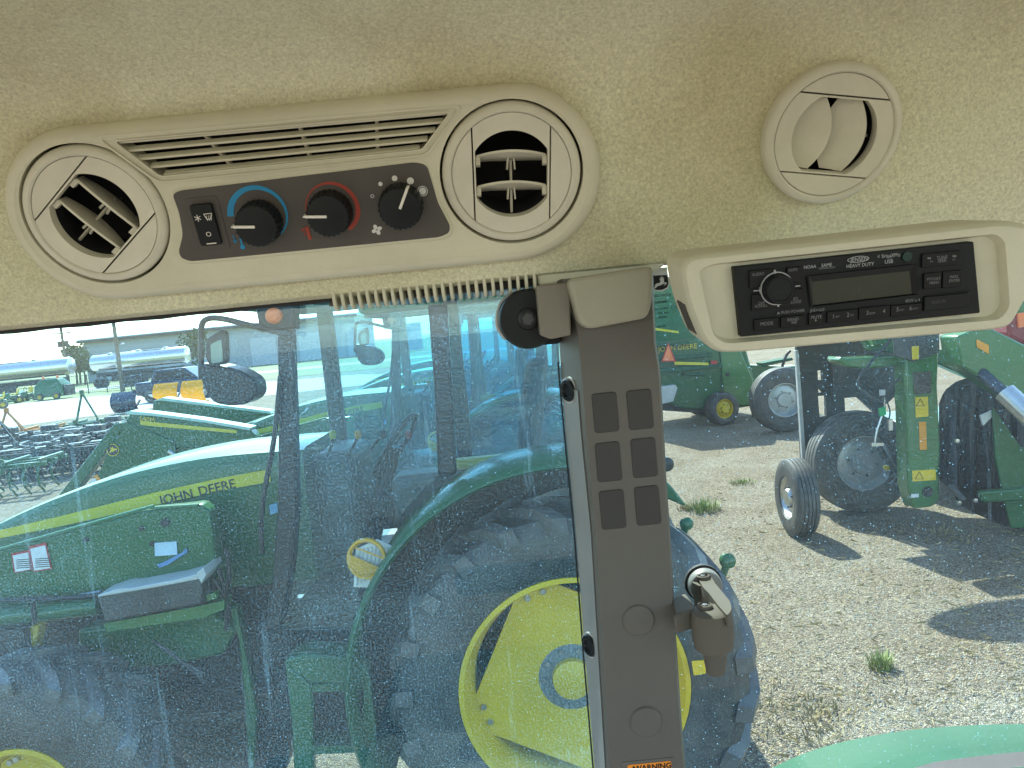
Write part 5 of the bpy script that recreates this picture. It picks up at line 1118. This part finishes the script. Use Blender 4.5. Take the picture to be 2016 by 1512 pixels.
pr3(mow, [(1770, 780), (1786, 800), (1790, 1000), (1778, 860)], 7.32, 0.10, 'post_rib', GREENL, bevel=0.008)
pr3(mow, [(1760, 640), (1850, 640), (1850, 694), (1800, 712), (1762, 700)], 7.14, 0.04, 'head_plate', DGREY, bevel=0.006)
for px, m in (([(1795, 682), (1809, 681), (1809, 707), (1796, 708)], YSTICK), ([(1797, 733), (1834, 731), (1833, 774), (1800, 777)], PLATE), ([(1802, 782), (1827, 781), (1828, 820), (1803, 822)], YSTICK), ([(1809, 831), (1823, 830), (1825, 885), (1811, 886)], OSTICK), ([(1796, 927), (1842, 924), (1843, 945), (1797, 948)], YSTICK), ([(1794, 973), (1809, 972), (1809, 979), (1794, 980)], WSTICK)):
    s_ = pr3(mow, px, 7.194 if px[0][1] > 715 else 7.134, 0.004, 'sticker', m)
    if m is YSTICK:
        x0 = px[0][0]; y0 = px[0][1]; wpx = min(px[1][0] - x0, 20); cx_ = x0 + (wpx * 0.5 if px[1][0] - x0 < 30 else 14); cy_ = (y0 + px[2][1]) / 2 if px[1][0] - x0 > 30 else y0 + 10
        tri = [(cx_, cy_ - 7), (cx_ + 8, cy_ + 7), (cx_ - 8, cy_ + 7)]
        if wpx > 16: MB().tube([at(x, y, 7.190) for x, y in tri], 0.0035, 5, closed=True).build('sticker_triangle', BLACKM, s_)
MB().lathe(at(1826, 968, 7.195), (0, -1, 0), [(0.05, -0.01), (0.05, 0.006), (0.04, 0.0), (0.002, 0.0)], 28).build('pin_hole', BLACKM, mow)
# brackets and hoses at the head
pr3(mow, [(1655, 702), (1668, 706), (1780, 700), (1784, 706), (1780, 720), (1700, 726), (1664, 722), (1652, 712)], 7.35, 0.30, 'head_bracket', GREENL, bevel=0.02)
pr3(mow, [(1690, 650), (1760, 640), (1770, 700), (1740, 690), (1712, 690)], 7.6, 0.10, 'head_gusset', GREENL, bevel=0.01)
tb(mow, [(1760, 650), (1748, 676), (1730, 696), (1712, 716), (1706, 726)], 7.1, 0.014, 'hydraulic_hose', BLACKM)
tb(mow, [(1700, 726), (1690, 760), (1734, 790), (1744, 770), (1790, 730)], 7.3, 0.012, 'hydraulic_hose', DGREY)
tb(mow, [(1738, 768), (1742, 800), (1736, 820), (1726, 850), (1722, 876)], 7.3, 0.010, 'hydraulic_hose', STEEL)
tb(mow, [(1740, 775), (1752, 810), (1745, 835), (1730, 850)], 7.35, 0.008, 'hydraulic_hose', DGREY)
pr3(mow, [(1732, 804), (1744, 801), (1745, 816), (1734, 820)], 7.25, 0.03, 'green_tag', mat('green_tag', (0.0, 0.32, 0.10), 0.5))
pr3(mow, [(1750, 826), (1758, 825), (1758, 847), (1750, 848)], 7.25, 0.03, 'pin', STEEL)
pr3(mow, [(1734, 768), (1743, 767), (1743, 778), (1734, 779)], 7.25, 0.03, 'valve', LGREY)
pr3(mow, [(1716, 872), (1740, 872), (1740, 878), (1716, 879)], 7.28, 0.03, 'hose_end', STEEL)
MB().beam(at(1730, 880, 8.0), at(1770, 940, 8.0), 0.10, 0.05).build('wheel_arm', DGREY, mow, bevel=0.01)
MB().lathe(at(1745, 921, 7.95), (0, -1, 0), [(0.03, -0.02), (0.03, 0.01), (0.002, 0.012)], 16).build('pivot_pin', YSTICK, mow)
# arms
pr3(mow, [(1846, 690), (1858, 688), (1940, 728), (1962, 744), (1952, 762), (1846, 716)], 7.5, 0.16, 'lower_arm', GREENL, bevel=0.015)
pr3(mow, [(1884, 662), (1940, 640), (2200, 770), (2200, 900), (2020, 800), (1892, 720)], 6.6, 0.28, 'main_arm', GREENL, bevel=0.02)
pr3(mow, [(1922, 671), (1924, 668), (1947, 680), (1947, 697), (1924, 684)], 6.592, 0.004, 'sticker', OSTICK)
MB().cyl(at(1912, 716, 6.75), at(1990, 786, 6.3), 0.050, n=20).build('lift_cylinder', mat('blue_grey_cylinder', (0.03, 0.04, 0.06), 0.35), mow)
MB().cyl(at(1978, 772, 6.2), at(2040, 830, 6.0), 0.085, n=24).build('cylinder_gland', STEEL, mow)
for k in range(5):
    q = at(1984 + 3 * k, 779 + 3 * k, 6.2); MB().lathe(q, at(2040, 830, 6.0) - at(1978, 772, 6.2), [(0.082, -0.008), (0.092, 0.0), (0.082, 0.008)], 24).build('gland_ring', BLACKM, mow)
# curtain: pleated black canvas
lo5 = []
cpx = [(1850, 800), (1862, 770), (1885, 752), (1915, 742), (1960, 760), (2016, 770), (2100, 790), (2300, 800)]
mbc = MB(); top = []; bot = []
N_ = 60
for i in range(N_ + 1):
    t = i / N_; x = 1852 + (2260 - 1852) * t
    ytop = np.interp(x, [p[0] for p in cpx], [p[1] for p in cpx]); ybot = np.interp(x, [1852, 1900, 1960, 2040, 2260], [940, 1000, 1030, 1050, 1060])
    wob = 0.05 * math.sin(i * 1.3) + 0.02 * math.sin(i * 3.1)
    a0 = at(x, ytop, 7.3); b0 = at(x, ybot, 7.15 + wob * 1.5)
    top.append([a0 + (b0 - a0) * k / 8 + V(0, wob * k / 8, 0) for k in range(9)])
vs = [p for c in top for p in c] + [p + V(0, 0.03, 0) for c in top for p in c]; nn = 9; off = (N_ + 1) * nn
fs = []
for i in range(N_):
    for k in range(8):
        a = i * nn + k; fs.append((a, a + nn, a + nn + 1, a + 1)); fs.append((off + a, off + a + 1, off + a + nn + 1, off + a + nn))
for k in range(8): fs.append((k, k + 1, off + k + 1, off + k))
mbc.add(vs, fs).build('curtain', CURTAIN, mow, angle=60)
pr3(mow, [(1930, 818), (1958, 806), (1962, 812), (1936, 838)], 7.06, 0.02, 'curtain_label', WSTICK)
MB().box((5.6, 9.2, 0.62), (2.2, 1.2, 0.5)).build('cutter_deck', GREEN, mow, bevel=0.06)
pr3(mow, [(1955, 800), (2010, 880), (2200, 900), (2200, 1040), (1990, 1040), (1960, 900)], 7.02, 0.03, 'side_panel', GREEN, bevel=0.008)
pr3(mow, [(1930, 968), (2060, 958), (2060, 985), (1935, 990)], 6.95, 0.08, 'skid_rail', GREEN, bevel=0.02)
MB().beam(at(1870, 955, 7.0), at(1898, 985, 6.9), 0.06, 0.04).build('skid_shoe', DGREY, mow, bevel=0.01)
for x, y in ((1884, 868), (1920, 985), (1888, 990)):
    MB().lathe(at(x, y, 6.98), (0, -1, 0), [(0.02, -0.02), (0.02, 0.012), (0.002, 0.014)], 10).build('bolt', STEEL, mow)
# round caster added unseen behind the radio housing to throw the round ground shadow
hd = MB(); ring_ = []
for i in range(28):
    t = 2 * PI * i / 28; ring_.append(V(3.05 + 0.78 * math.cos(t), 7.74 + 0.42 * math.sin(t), 2.72 + 0.10 * math.sin(t)))
hd.loft([[p + V(0, 0, 0.10) - (p - V(3.05, 7.74, 2.72)) * 0.12 for p in ring_], [p + V(0, 0, 0.04) for p in ring_], [p + V(0, 0, -0.06) for p in ring_]]).build('shadow_disc', GREEN, mow, recalc=True)
MB().beam((3.6, 7.55, 2.66), (3.62, 7.45, 1.9), 0.16, 0.12).build('shadow_disc_mast', GREENL, mow, bevel=0.02)

for x0, x1, za, zb, yy in ((3.7, 5.6, 1.95, 2.35, 7.7), (4.3, 6.0, 2.4, 2.9, 7.5), (3.2, 5.4, 1.95, 2.25, 8.3), (3.4, 5.2, 2.2, 2.6, 9.3)):
    MB().prism([V(x0, yy, za), V(x1, yy, za + 0.15), V(x1, yy, zb), V(x0 + 0.3, yy, zb)], (0, 0.42, 0)).build('shade_wing', GREENL, mow, recalc=True, bevel=0.03)  # wings added out of view to cast shade on the gravel
for cx_, cy_, sx_, sy_, zz, rz in ((3.35, 8.45, 0.75, 0.55, 2.2, 0.2), (3.95, 9.05, 1.0, 0.6, 2.25, -0.15), (4.3, 8.5, 0.7, 0.5, 2.2, 0.3), (4.9, 9.0, 0.9, 0.9, 2.25, 0.1), (3.5, 9.45, 0.5, 0.5, 2.3, 0.4), (4.6, 7.9, 1.2, 0.35, 2.2, 0.1)):
    c_, q_ = math.cos(rz), math.sin(rz); MB().obox((cx_, cy_, zz), (sx_ / 2 * c_, sx_ / 2 * q_, 0.05), (-sy_ / 2 * q_, sy_ / 2 * c_, 0.0), (0, 0, 0.08)).build('shade_plate', GREENL, mow, bevel=0.02)  # unseen plates added to widen the broken shade on the ground
MB().beam((3.95, 7.6, 1.2), (4.1, 7.7, 2.4), 0.18, 0.16).build('shade_wing_mast', GREENL, mow, bevel=0.02)  # mast carrying the added shade wings
# ---- round baler beyond
bal = thing('baler', 'green round baler with orange slow vehicle triangle and yellow hub wheel', 'baler', (4.0, 16.2, 0))
YQ = 15.6
pr3(bal, [(1230, 560), (1345, 540), (1420, 640), (1470, 690), (1484, 740), (1490, 798), (1440, 806), (1350, 806), (1300, 790), (1230, 800)], YQ, 1.7, 'body', GREEN, bevel=0.04, seg=3)
pr3(bal, [(1418, 690), (1458, 690), (1482, 744), (1490, 798), (1446, 798), (1424, 770)], YQ - 0.05, 0.05, 'side_panel', GREENL, bevel=0.02)
for px, m in (([(1270, 676), (1358, 672), (1358, 678), (1270, 684)], FENDG), ([(1270, 728), (1340, 722), (1420, 716), (1424, 722), (1340, 731), (1270, 738)], FENDG), ([(1270, 706), (1400, 694), (1404, 702), (1270, 714)], FENDG), ([(1345, 735), (1388, 735), (1388, 740), (1345, 739)], FENDG)):
    pr3(bal, px, YQ - 0.14, 0.14, 'cover_lip', m, bevel=0.01)
pr3(bal, [(1288, 645), (1336, 652), (1336, 656), (1288, 650)], YQ - 0.01, 0.01, 'stripe', STRIPE)
pr3(bal, [(1328, 712), (1395, 714), (1395, 719), (1328, 718)], YQ - 0.16, 0.01, 'stripe', STRIPE)
pr3(bal, [(1400, 710), (1412, 710), (1412, 717), (1400, 717)], YQ - 0.16, 0.02, 'rear_lamp', REDL)
FBt = Frame(at(1334, 685, YQ - 0.02), (1, 0, 0), (0, 0, 1)); text('JOHN DEERE', FBt, 0, 0, 0.14, YSTICK, bal)
s_ = pr3(bal, [(1316, 674), (1331, 712), (1302, 712)], YQ - 0.22, 0.02, 'slow_triangle', REDL); pr3(s_, [(1316, 679), (1327, 710), (1305, 710)], YQ - 0.235, 0.012, 'triangle_face', SMV)
MB().lathe(at(1432, 737, YQ - 0.06), (0, -1, 0), [(0.05, 0), (0.05, 0.01), (0.002, 0.01)], 4).build('badge', BLACKM, bal)
rib_wheel(bal, (at(1418, 806, YQ).x, YQ - 0.10, 0.34), 0.34, 0.30, 0.19, axis=(0.30, -1, 0), tyre_m=TYRE, rim_m=YEL, ribs=5, deep=0.2)
rib_wheel(bal, (at(1418, 806, YQ).x, YQ + 1.6, 0.34), 0.34, 0.30, 0.19, axis=(0.30, 1, 0), tyre_m=TYRE, rim_m=YEL, ribs=5, deep=0.2)
pr3(bal, [(1284, 764), (1330, 758), (1334, 764), (1326, 790), (1288, 800)], YQ - 0.3, 0.2, 'tail_gate', LGREY, bevel=0.01)
pr3(bal, [(1300, 790), (1440, 790), (1440, 810), (1400, 815), (1300, 808)], YQ + 0.1, 0.9, 'pickup', BLACKM, bevel=0.02)
# green rake frame between baler and mower
rk = thing('rake', 'low green frame implement with seat plate beside the round baler', 'implement', (5.4, 16.0, 0))
pr3(rk, [(1462, 718), (1545, 722), (1575, 720), (1575, 735), (1500, 742), (1502, 790), (1520, 800), (1470, 800), (1472, 745)], 16.0, 0.5, 'frame', GREEN, bevel=0.02)
pr3(rk, [(1500, 715), (1560, 704), (1562, 709), (1504, 722)], 15.9, 0.4, 'top_plate', FENDG, bevel=0.01)
tb(rk, [(1540, 722), (1548, 700), (1556, 690)], 15.9, 0.03, 'lever', BLACKM)
for xx in (1480, 1560): MB().cyl(at(xx, 760, 16.2), V(at(xx, 760, 16.2).x, 16.2, 0), 0.05, n=10).build('leg', GREEN, rk)
# red machine at the far right
rd = thing('combine', 'red machine behind the green mower arm', 'implement', (13.5, 20.5, 0))
pr3(rd, [(1985, 480), (2300, 450), (2300, 700), (2100, 720), (1985, 660)], 20.0, 2.0, 'body', mat('dark_red_paint', (0.22, 0.012, 0.02), 0.4, coat=0.3), bevel=0.08)
pr3(rd, [(2004, 612), (2040, 608), (2040, 640), (2006, 645)], 19.94, 0.06, 'lamp', SMV)
for xx in (14.0, 16.0): rib_wheel(rd, (xx, 20.3, 0.7), 0.7, 0.4, 0.35, tyre_m=TYRE, rim_m=DGREY)

# ---- left background
def wheelset(parent, pts, R, w_=0.3, m=DGREY):
    for p in pts: rib_wheel(parent, p, R, w_, R * 0.55, tyre_m=TYRE, rim_m=m, ribs=2)
def tanker(px0, px1, Y, label):
    a = at(px0, 724, Y); b = at(px1, 724, Y); x0, x1 = a.x, b.x; zc = 2.72; r = 0.88
    t = thing('tanker_trailer', label, 'trailer', ((x0 + x1) / 2, Y, 0), 'tanker trailers beyond the road')
    MB().lathe((x0, Y, zc), (1, 0, 0), [(0.01, -0.20), (r * 0.6, -0.16), (r * 0.95, -0.04), (r, 0.05), (r, x1 - x0 - 0.05), (r * 0.95, x1 - x0 + 0.04), (r * 0.6, x1 - x0 + 0.16), (0.01, x1 - x0 + 0.2)], 36).build('tank', SILVER, t)
    for f in (0.3, 0.7): MB().lathe((x0 + (x1 - x0) * f, Y, zc + r - 0.02), (0, 0, 1), [(0.26, 0), (0.26, 0.10), (0.2, 0.14), (0.01, 0.14)], 20).build('hatch', LGREY, t)
    MB().box(((x0 + x1) / 2, Y, zc + r + 0.16), ((x1 - x0) * 0.3, 0.5, 0.03)).build('catwalk', DGREY, t)
    MB().box(((x0 + x1) / 2, Y, 1.40), ((x1 - x0) * 0.9, 0.9, 0.5)).build('chassis', BLACKM, t, bevel=0.03)
    for f in (0.12, 0.22, 0.80, 0.90): wheelset(t, [(x0 + (x1 - x0) * f, Y - 1.0, 0.52)], 0.52)
    MB().box((x0 + (x1 - x0) * 0.5, Y - 0.95, 0.9), (1.8, 0.3, 0.6)).build('side_locker', DGREY, t, bevel=0.03)
tanker(-95, 140, 76, 'polished tanker trailer standing beyond the fence by the transformer pole')
tanker(186, 300, 84, 'polished tanker trailer behind the thin pole')
tanker(236, 372, 80, 'polished tanker trailer in front of the long grey shed')
shed = thing('shed', 'long low grey shed behind the tanker trailers', 'building', (-35, 120, 0))
x0 = at(166, 690, 118).x; x1 = at(700, 650, 118).x; ze = 6.3
MB().box(((x0 + x1) / 2, 126, ze / 2), (x1 - x0, 16, ze)).build('wall', WALLG, shed)
rf = MB(); rf.prism([V(x0 - 0.6, 117.2, ze), V(x0 - 0.6, 134.8, ze), V(x0 - 0.6, 134.8, ze + 0.2), V(x0 - 0.6, 126, ze + 1.2), V(x0 - 0.6, 117.2, ze + 0.35)], (x1 - x0 + 1.2, 0, 0)).build('roof', mat('roof_metal', (0.55, 0.58, 0.6), 0.4, metal=0.3), shed, recalc=True)
for k in range(7): MB().box((x0 + 5 + k * 7.5, 117.97, 2.2), (4.0, 0.12, 4.2)).build('door', mat('shed_door', (0.5, 0.52, 0.55), 0.5), shed)
MB().box(((x0 + x1) / 2, 117.15, ze - 0.02), (x1 - x0 + 1.2, 0.12, 0.42)).build('gutter', DGREY, shed)
def pole(px, ytop, Y, label, trans):
    b = at(px, ytop, Y); t = thing('utility_pole', label, 'pole', (b.x, Y, 0), 'utility poles')
    MB().cyl((b.x, Y, 0), (b.x, Y, b.z + 1.5), 0.20, 0.14, 12).build('pole', WOOD, t)
    if trans:
        z = at(px, 676, Y).z; MB().box((b.x, Y, z + 1.2), (2.2, 0.12, 0.14)).build('crossarm', WOOD, t)
        for s_ in (-0.42, 0.42): MB().cyl((b.x + s_, Y, z - 0.45), (b.x + s_, Y, z + 0.25), 0.24, n=16).build('transformer', DGREY, t)
        for s_ in (-0.9, 0.9): MB().cyl((b.x + s_, Y, z + 1.27), (b.x + s_, Y, z + 1.5), 0.05, n=8).build('insulator', LGREY, t)
    else:
        z = at(px, 676, Y).z; MB().box((b.x + 0.25, Y, z), (0.5, 0.1, 0.1)).build('lamp_arm', WOOD, t); MB().lathe((b.x + 0.5, Y, z), (0, 0, -1), [(0.08, 0), (0.2, 0.15), (0.01, 0.2)], 14).build('lamp_head', LGREY, t)
pole(121, 655, 92, 'utility pole with two transformer cans above the tanker', True)
pole(224, 640, 66, 'plain utility pole with small lamp before the long shed', False)
# fence
fe = thing('fence', 'wire mesh fence with steel posts along the grass verge', 'fence', (-42, 60, 0))
fp = [V(*atz(x, 782 - (x - 60) * 0.060, 0)) for x in (-80, -20, 35, 65, 100, 137, 175, 212, 260, 320, 390, 470)]
for p in fp: MB().cyl((p.x, p.y, 0), (p.x, p.y, 1.75), 0.05, n=8).build('post', DGREY, fe)
for zz in (0.12, 0.9, 1.7): MB().tube([V(p.x, p.y, zz) for p in fp], 0.022, 5).build('wire', DGREY, fe)
mw = MB()
for i in range(len(fp) - 1):
    a, b = fp[i], fp[i + 1]; n = int((b - a).length / 0.35)
    for k in range(n):
        q = a + (b - a) * (k / n); mw.beam((q.x, q.y, 0.1), (q.x, q.y, 1.7), 0.012, 0.012)
mw.build('mesh_wire', DGREY, fe, kind='stuff', smooth=False)

# ride-on mowers along the road
def ride_mower(base, label, m=GREEN, yl=YEL):
    t = thing('riding_mower', label, 'mower', base, 'riding mowers beside the road'); x, y, _ = base
    MB().loft([[V(x - 0.75, y + dy, z) for dy, z in ((-0.28, 0.4), (-0.25, 0.72), (0.25, 0.72), (0.28, 0.4))], [V(x - 0.05, y + dy, z) for dy, z in ((-0.32, 0.4), (-0.30, 0.95), (0.30, 0.95), (0.32, 0.4))]]).build('bonnet', m, t, recalc=True, bevel=0.04)
    MB().box((x + 0.35, y, 0.5), (0.8, 0.7, 0.3)).build('body', m, t, bevel=0.06)
    MB().box((x + 0.35, y, 0.78), (0.42, 0.45, 0.12)).build('seat', yl, t, bevel=0.04); MB().obox((x + 0.6, y, 1.02), (0.05, 0, 0.02), (0, 0.22, 0), (0.03, 0, 0.2)).build('seat_back', yl, t, bevel=0.03)
    MB().tube([V(x + 0.02 + 0.05 * math.sin(q), y + 0.17 * math.cos(q), 1.05 + 0.14 * math.sin(q)) for q in np.linspace(0, 2 * PI, 15)[:-1]], 0.02, 6, closed=True).build('steering_wheel', BLACKP, t)
    MB().box((x, y, 0.22), (0.6, 1.15, 0.14)).build('deck', m, t, bevel=0.03)
    for dx, R in ((-0.6, 0.2), (0.5, 0.28)):
        for dy in (-0.42, 0.42): rib_wheel(t, (x + dx, y + dy, R), R, 0.2, R * 0.55, axis=(0, -1 if dy < 0 else 1, 0), tyre_m=TYRE, rim_m=yl, ribs=3)
    return t
rm = []
for i, (px, py, lab) in enumerate(((-8, 806, 'small riding mower at the near end of the line by the road'), (22, 795, 'small riding mower between its two neighbours by the road'), (52, 790, 'small riding mower next to the green box machine'))):
    p = atz(px, py); 
    if i == 0: r0 = ride_mower((p.x, p.y, 0), lab); r0.rotation_euler.z = 0.5; rm.append(r0)
    else: rm.append(dup(rm[0], (p.x - rm[0].location.x, p.y - rm[0].location.y, 0), 0.3 + i * 0.5, lab))
gb = atz(108, 786); bx_ = thing('box_machine', 'green box shaped machine parked at the road edge', 'machine', (gb.x, gb.y, 0))
MB().loft([[gb + V(sx * 1.25, sy * 0.8, 0.25) for sx, sy in ((-1, -1), (1, -1), (1, 1), (-1, 1))], [gb + V(sx * 1.15, sy * 0.75, 1.2) for sx, sy in ((-1, -1), (1, -1), (1, 1), (-1, 1))], [gb + V(sx * 0.7, sy * 0.5, 1.75) for sx, sy in ((-1, -1), (1, -1), (1, 1), (-1, 1))]]).build('body', GREEN, bx_, recalc=True, bevel=0.08, seg=3)
MB().box(gb + V(1.35, 0, 0.7), (0.25, 1.2, 0.9)).build('tail_panel', DGREY, bx_, bevel=0.03)
for sx in (-0.6, 0.6): MB().lathe(gb + V(sx, -0.2, 1.75), (0, 0, 1), [(0.09, 0), (0.10, 0.1), (0.06, 0.22), (0.01, 0.24)], 14).build('warning_lamp', SMV, bx_)
for sx in (-0.7, 0.7): rib_wheel(bx_, gb + V(sx, -0.85, 0.3), 0.3, 0.2, 0.16, tyre_m=TYRE, rim_m=YEL, ribs=3)

# dark pickup truck, black blade, yellow plough blades
tp = atz(330, 790); TYk = 44.0
pk = thing('pickup_truck', 'dark blue pickup truck parked behind the yellow plough blades', 'pickup truck', (at(330, 760, TYk).x, TYk, 0))
def car_x(px): return at(px, 750, TYk).x
xa, xb = car_x(262), car_x(430)
MB().box(((xa + xb) / 2, TYk + 1.0, 0.85), (xb - xa, 1.95, 0.75)).build('body', NAVY, pk, bevel=0.12, seg=3)
cab_l = [[V(x, TYk + 0.06 + dy, z) for x, z in ((xa + 0.9, 1.2), (xa + 1.25, 1.85), (xb - 1.9, 1.88), (xb - 1.15, 1.2))] for dy in (0.0, 1.88)]
MB().loft(cab_l).build('cab', NAVY, pk, recalc=True, bevel=0.08, seg=3)
pkw = [V(x, TYk + 0.045, z) for x, z in ((xa + 1.15, 1.27), (xa + 1.38, 1.76), (xb - 2.0, 1.78), (xb - 1.45, 1.27))]
MB().prism(pkw, (0, 0.02, 0)).build('side_window', GLASS_C, pk, recalc=True, smooth=False)
for x in (xa + 0.9, xb - 0.95): rib_wheel(pk, (x, TYk + 0.12, 0.40), 0.40, 0.26, 0.24, tyre_m=TYRE, rim_m=STEEL, ribs=3); rib_wheel(pk, (x, TYk + 1.9, 0.40), 0.40, 0.26, 0.24, axis=(0, 1, 0), tyre_m=TYRE, rim_m=STEEL, ribs=3)
MB().lathe((xb - 0.03, TYk + 0.4, 0.95), (1, 0, 0), [(0.12, 0), (0.12, 0.08), (0.01, 0.1)], 16).build('headlight', WHITEP, pk)
bd = atz(240, 786); YBd = 37.0
bl = thing('plough_blade', 'black plough blade standing at the left of the dark pickup', 'plough blade', (at(238, 770, YBd).x, YBd, 0), 'plough blades')
def blade(t, x0, x1, Y, h, m, z0=0.05):
    lo = []
    for i in range(9):
        a = i / 8.0; z = z0 + h * a; y = Y + 0.35 * (2 * a - 1) ** 2; lo.append([V(x0, y, z), V(x1, y - 0.3, z), V(x1, y - 0.24, z), V(x0, y + 0.06, z)])
    MB().loft(lo).build('blade', m, t, recalc=True)
    MB().box(((x0 + x1) / 2, Y + 0.35, z0 + 0.02), (x1 - x0, 0.08, 0.14)).build('cutting_edge', STEEL, t)
    for f in (0.25, 0.75): MB().beam((x0 + (x1 - x0) * f, Y + 0.2, z0 + 0.1), (x0 + (x1 - x0) * f, Y + 0.9, z0 + h * 0.5), 0.08, 0.08).build('brace', BLACKM, t)
blade(bl, at(211, 760, YBd).x, at(268, 760, YBd).x, YBd, 1.0, NAVY)
MB().beam(at(262, 770, YBd), V(at(285, 772, YBd).x, YBd + 1.5, 0.3), 0.12, 0.12).build('push_frame', BLACKM, bl)
for px0, px1, lab in ((299, 352, 'yellow plough blade half of a V beside the dark pickup'), (355, 404, 'yellow plough blade half of a V beside the mirror arm')):
    Yb = 39.5; t = thing('plough_blade', lab, 'plough blade', (at((px0 + px1) / 2, 770, Yb).x, Yb, 0), 'plough blades'); blade(t, at(px0, 770, Yb).x, at(px1, 770, Yb).x, Yb, 1.15, PLOUGH)

# tillage implements in rows
def implement(base, rot, m, label, n=9, L_=2.6, peak=0.9, body=False):
    t = thing('tillage_implement', label, 'implement', (0, 0, 0), 'implements standing in rows')
    for y in (-0.45, 0.0, 0.45): MB().beam((-L_ / 2, y, 0.62), (L_ / 2, y, 0.62), 0.09, 0.09).build('beam', m, t, bevel=0.008)
    for s_ in (-0.9, -0.3, 0.3, 0.9): MB().beam((s_ * L_ / 2, -0.5, 0.70), (s_ * L_ / 2, 0.5, 0.70), 0.07, 0.06).build('cross_bar', m, t, bevel=0.006)
    for k in range(n):
        x = -L_ / 2 + L_ * (k + 0.5) / n
        for j, y in enumerate((-0.42, 0.42)):
            xx = x + (L_ / n / 2 if j else 0)
            if k == n - 1 and j: continue
            MB().tube([V(xx, y, 0.6), V(xx, y - 0.16, 0.42), V(xx, y - 0.12, 0.2), V(xx, y + 0.08, 0.02)], 0.022, 5).build('tine', m, t)
    for s_ in (-0.35, 0.35): MB().beam((s_, -0.5, 0.65), (0.0, -0.62, 0.65 + peak), 0.06, 0.04).build('hitch_bar', m, t); MB().beam((s_, -0.62, 0.5), (s_, -0.62, 0.80), 0.05, 0.10).build('hitch_lug', m, t)
    MB().beam((0, -0.60, 0.62 + peak), (0, 0.4, 0.68), 0.05, 0.04).build('top_strut', m, t)
    if body:
        MB().box((0, 0.15, 0.42), (L_ * 0.96, 0.5, 0.36)).build('rotor_hood', m, t, bevel=0.05)
        for k in range(4): MB().box((-L_ / 2 + L_ * (k + 0.5) / 4, -0.25, 0.74), (L_ / 5.5, 0.12, 0.015)).build('top_plate', LGREY, t)  # light grey colour stands in for lit tops on the dark frame
        MB().box((0.2, 0.05, 0.78), (0.4, 0.3, 0.25)).build('gearbox', m, t, bevel=0.03)
    MB().box((0, -0.62, 0.66 + peak), (0.12, 0.08, 0.14)).build('hitch_head', m, t)
    t.location = base; t.rotation_euler.z = rot; t['_loc'] = list(base); return t
p = atz(35, 925)
i0 = implement((p.x, p.y, 0), 0.12, BLACKM, 'black tillage implement with tall A shaped hitch in the rows', peak=0.75)
lowp = atz(-60, 905); i1 = implement((lowp.x, lowp.y, 0), 0.1, BLACKM, 'black tillage implement at the outer end of the front row', n=12, peak=0.12, body=True)
spots = [(130, 935, 0.15, 'black tillage implement beside the loader arm'), (90, 900, 0.1, 'black tillage implement behind the A shaped hitch'), (180, 905, 0.12, 'black tillage implement half hidden by the loader arm'), (215, 880, 0.1, 'dark implement at the back of the rows near the loader knee'), (10, 905, 0.16, 'black tillage implement in the rear row behind the orange one'), (70, 930, 0.05, 'black tillage implement in the middle of the front row')]
for x, y, r, lab in spots:
    q = atz(x, y); dup(i1, (q.x - lowp.x, q.y - lowp.y, 0), r, lab)
q = atz(42, 888); implement((q.x, q.y, 0), 0.2, RUST, 'orange tillage implement between the black ones', n=8, peak=0.7)
q = atz(10, 975); implement((q.x, q.y, 0), 0.1, GREEN, 'green tillage implement alone on the gravel beside the tractor bonnet', n=8, L_=2.2, peak=0.3)
q = atz(190, 868); implement((q.x, q.y, 0), 0.15, GREEN, 'green tillage implement at the road edge behind the black rows', n=8, peak=1.0)

# trees far off
def tree(x, y, h, label, seed):
    r_ = random.Random(seed); t = thing('tree', label, 'tree', (x, y, 0), 'trees on the skyline')
    MB().tube([V(x, y, 0), V(x + 0.1, y, h * 0.3), V(x - 0.1, y, h * 0.7)], [h * 0.03, h * 0.022, h * 0.008], 8).build('trunk', BARK, t)
    mb = MB(); cl = [(V(x + r_.gauss(0, h * 0.13), y + r_.gauss(0, h * 0.13), h * r_.uniform(0.35, 0.92)), h * r_.uniform(0.10, 0.2)) for _ in range(16)]
    for c, rr in cl:
        for k in range(60):
            d = V(r_.gauss(0, 1), r_.gauss(0, 1), r_.gauss(0, 1)).normalized() * rr * r_.random() ** 0.4; a = V(r_.gauss(0, 1), r_.gauss(0, 1), r_.gauss(0, 1)).normalized() * 0.22; b = a.orthogonal().normalized() * 0.2
            q_ = c + d; mb.add([q_ - a, q_ + b, q_ + a, q_ - b], [(0, 1, 2, 3)])
    mb.build('crown', LEAF, t, smooth=False)
for i, (px, Y, h, lab) in enumerate(((147, 110, 5.5, 'small tree right of the near tanker'), (154, 118, 6.0, 'small tree between tanker and shed'), (163, 105, 5.0, 'bushy tree at the shed corner'), (395, 105, 6.0, 'tree behind the mirror arm'))):
    tree(at(px, 720, Y).x, Y, h, lab, i)

# ---- tidy
for o in sc.objects:
    if '_loc' in o: del o['_loc']
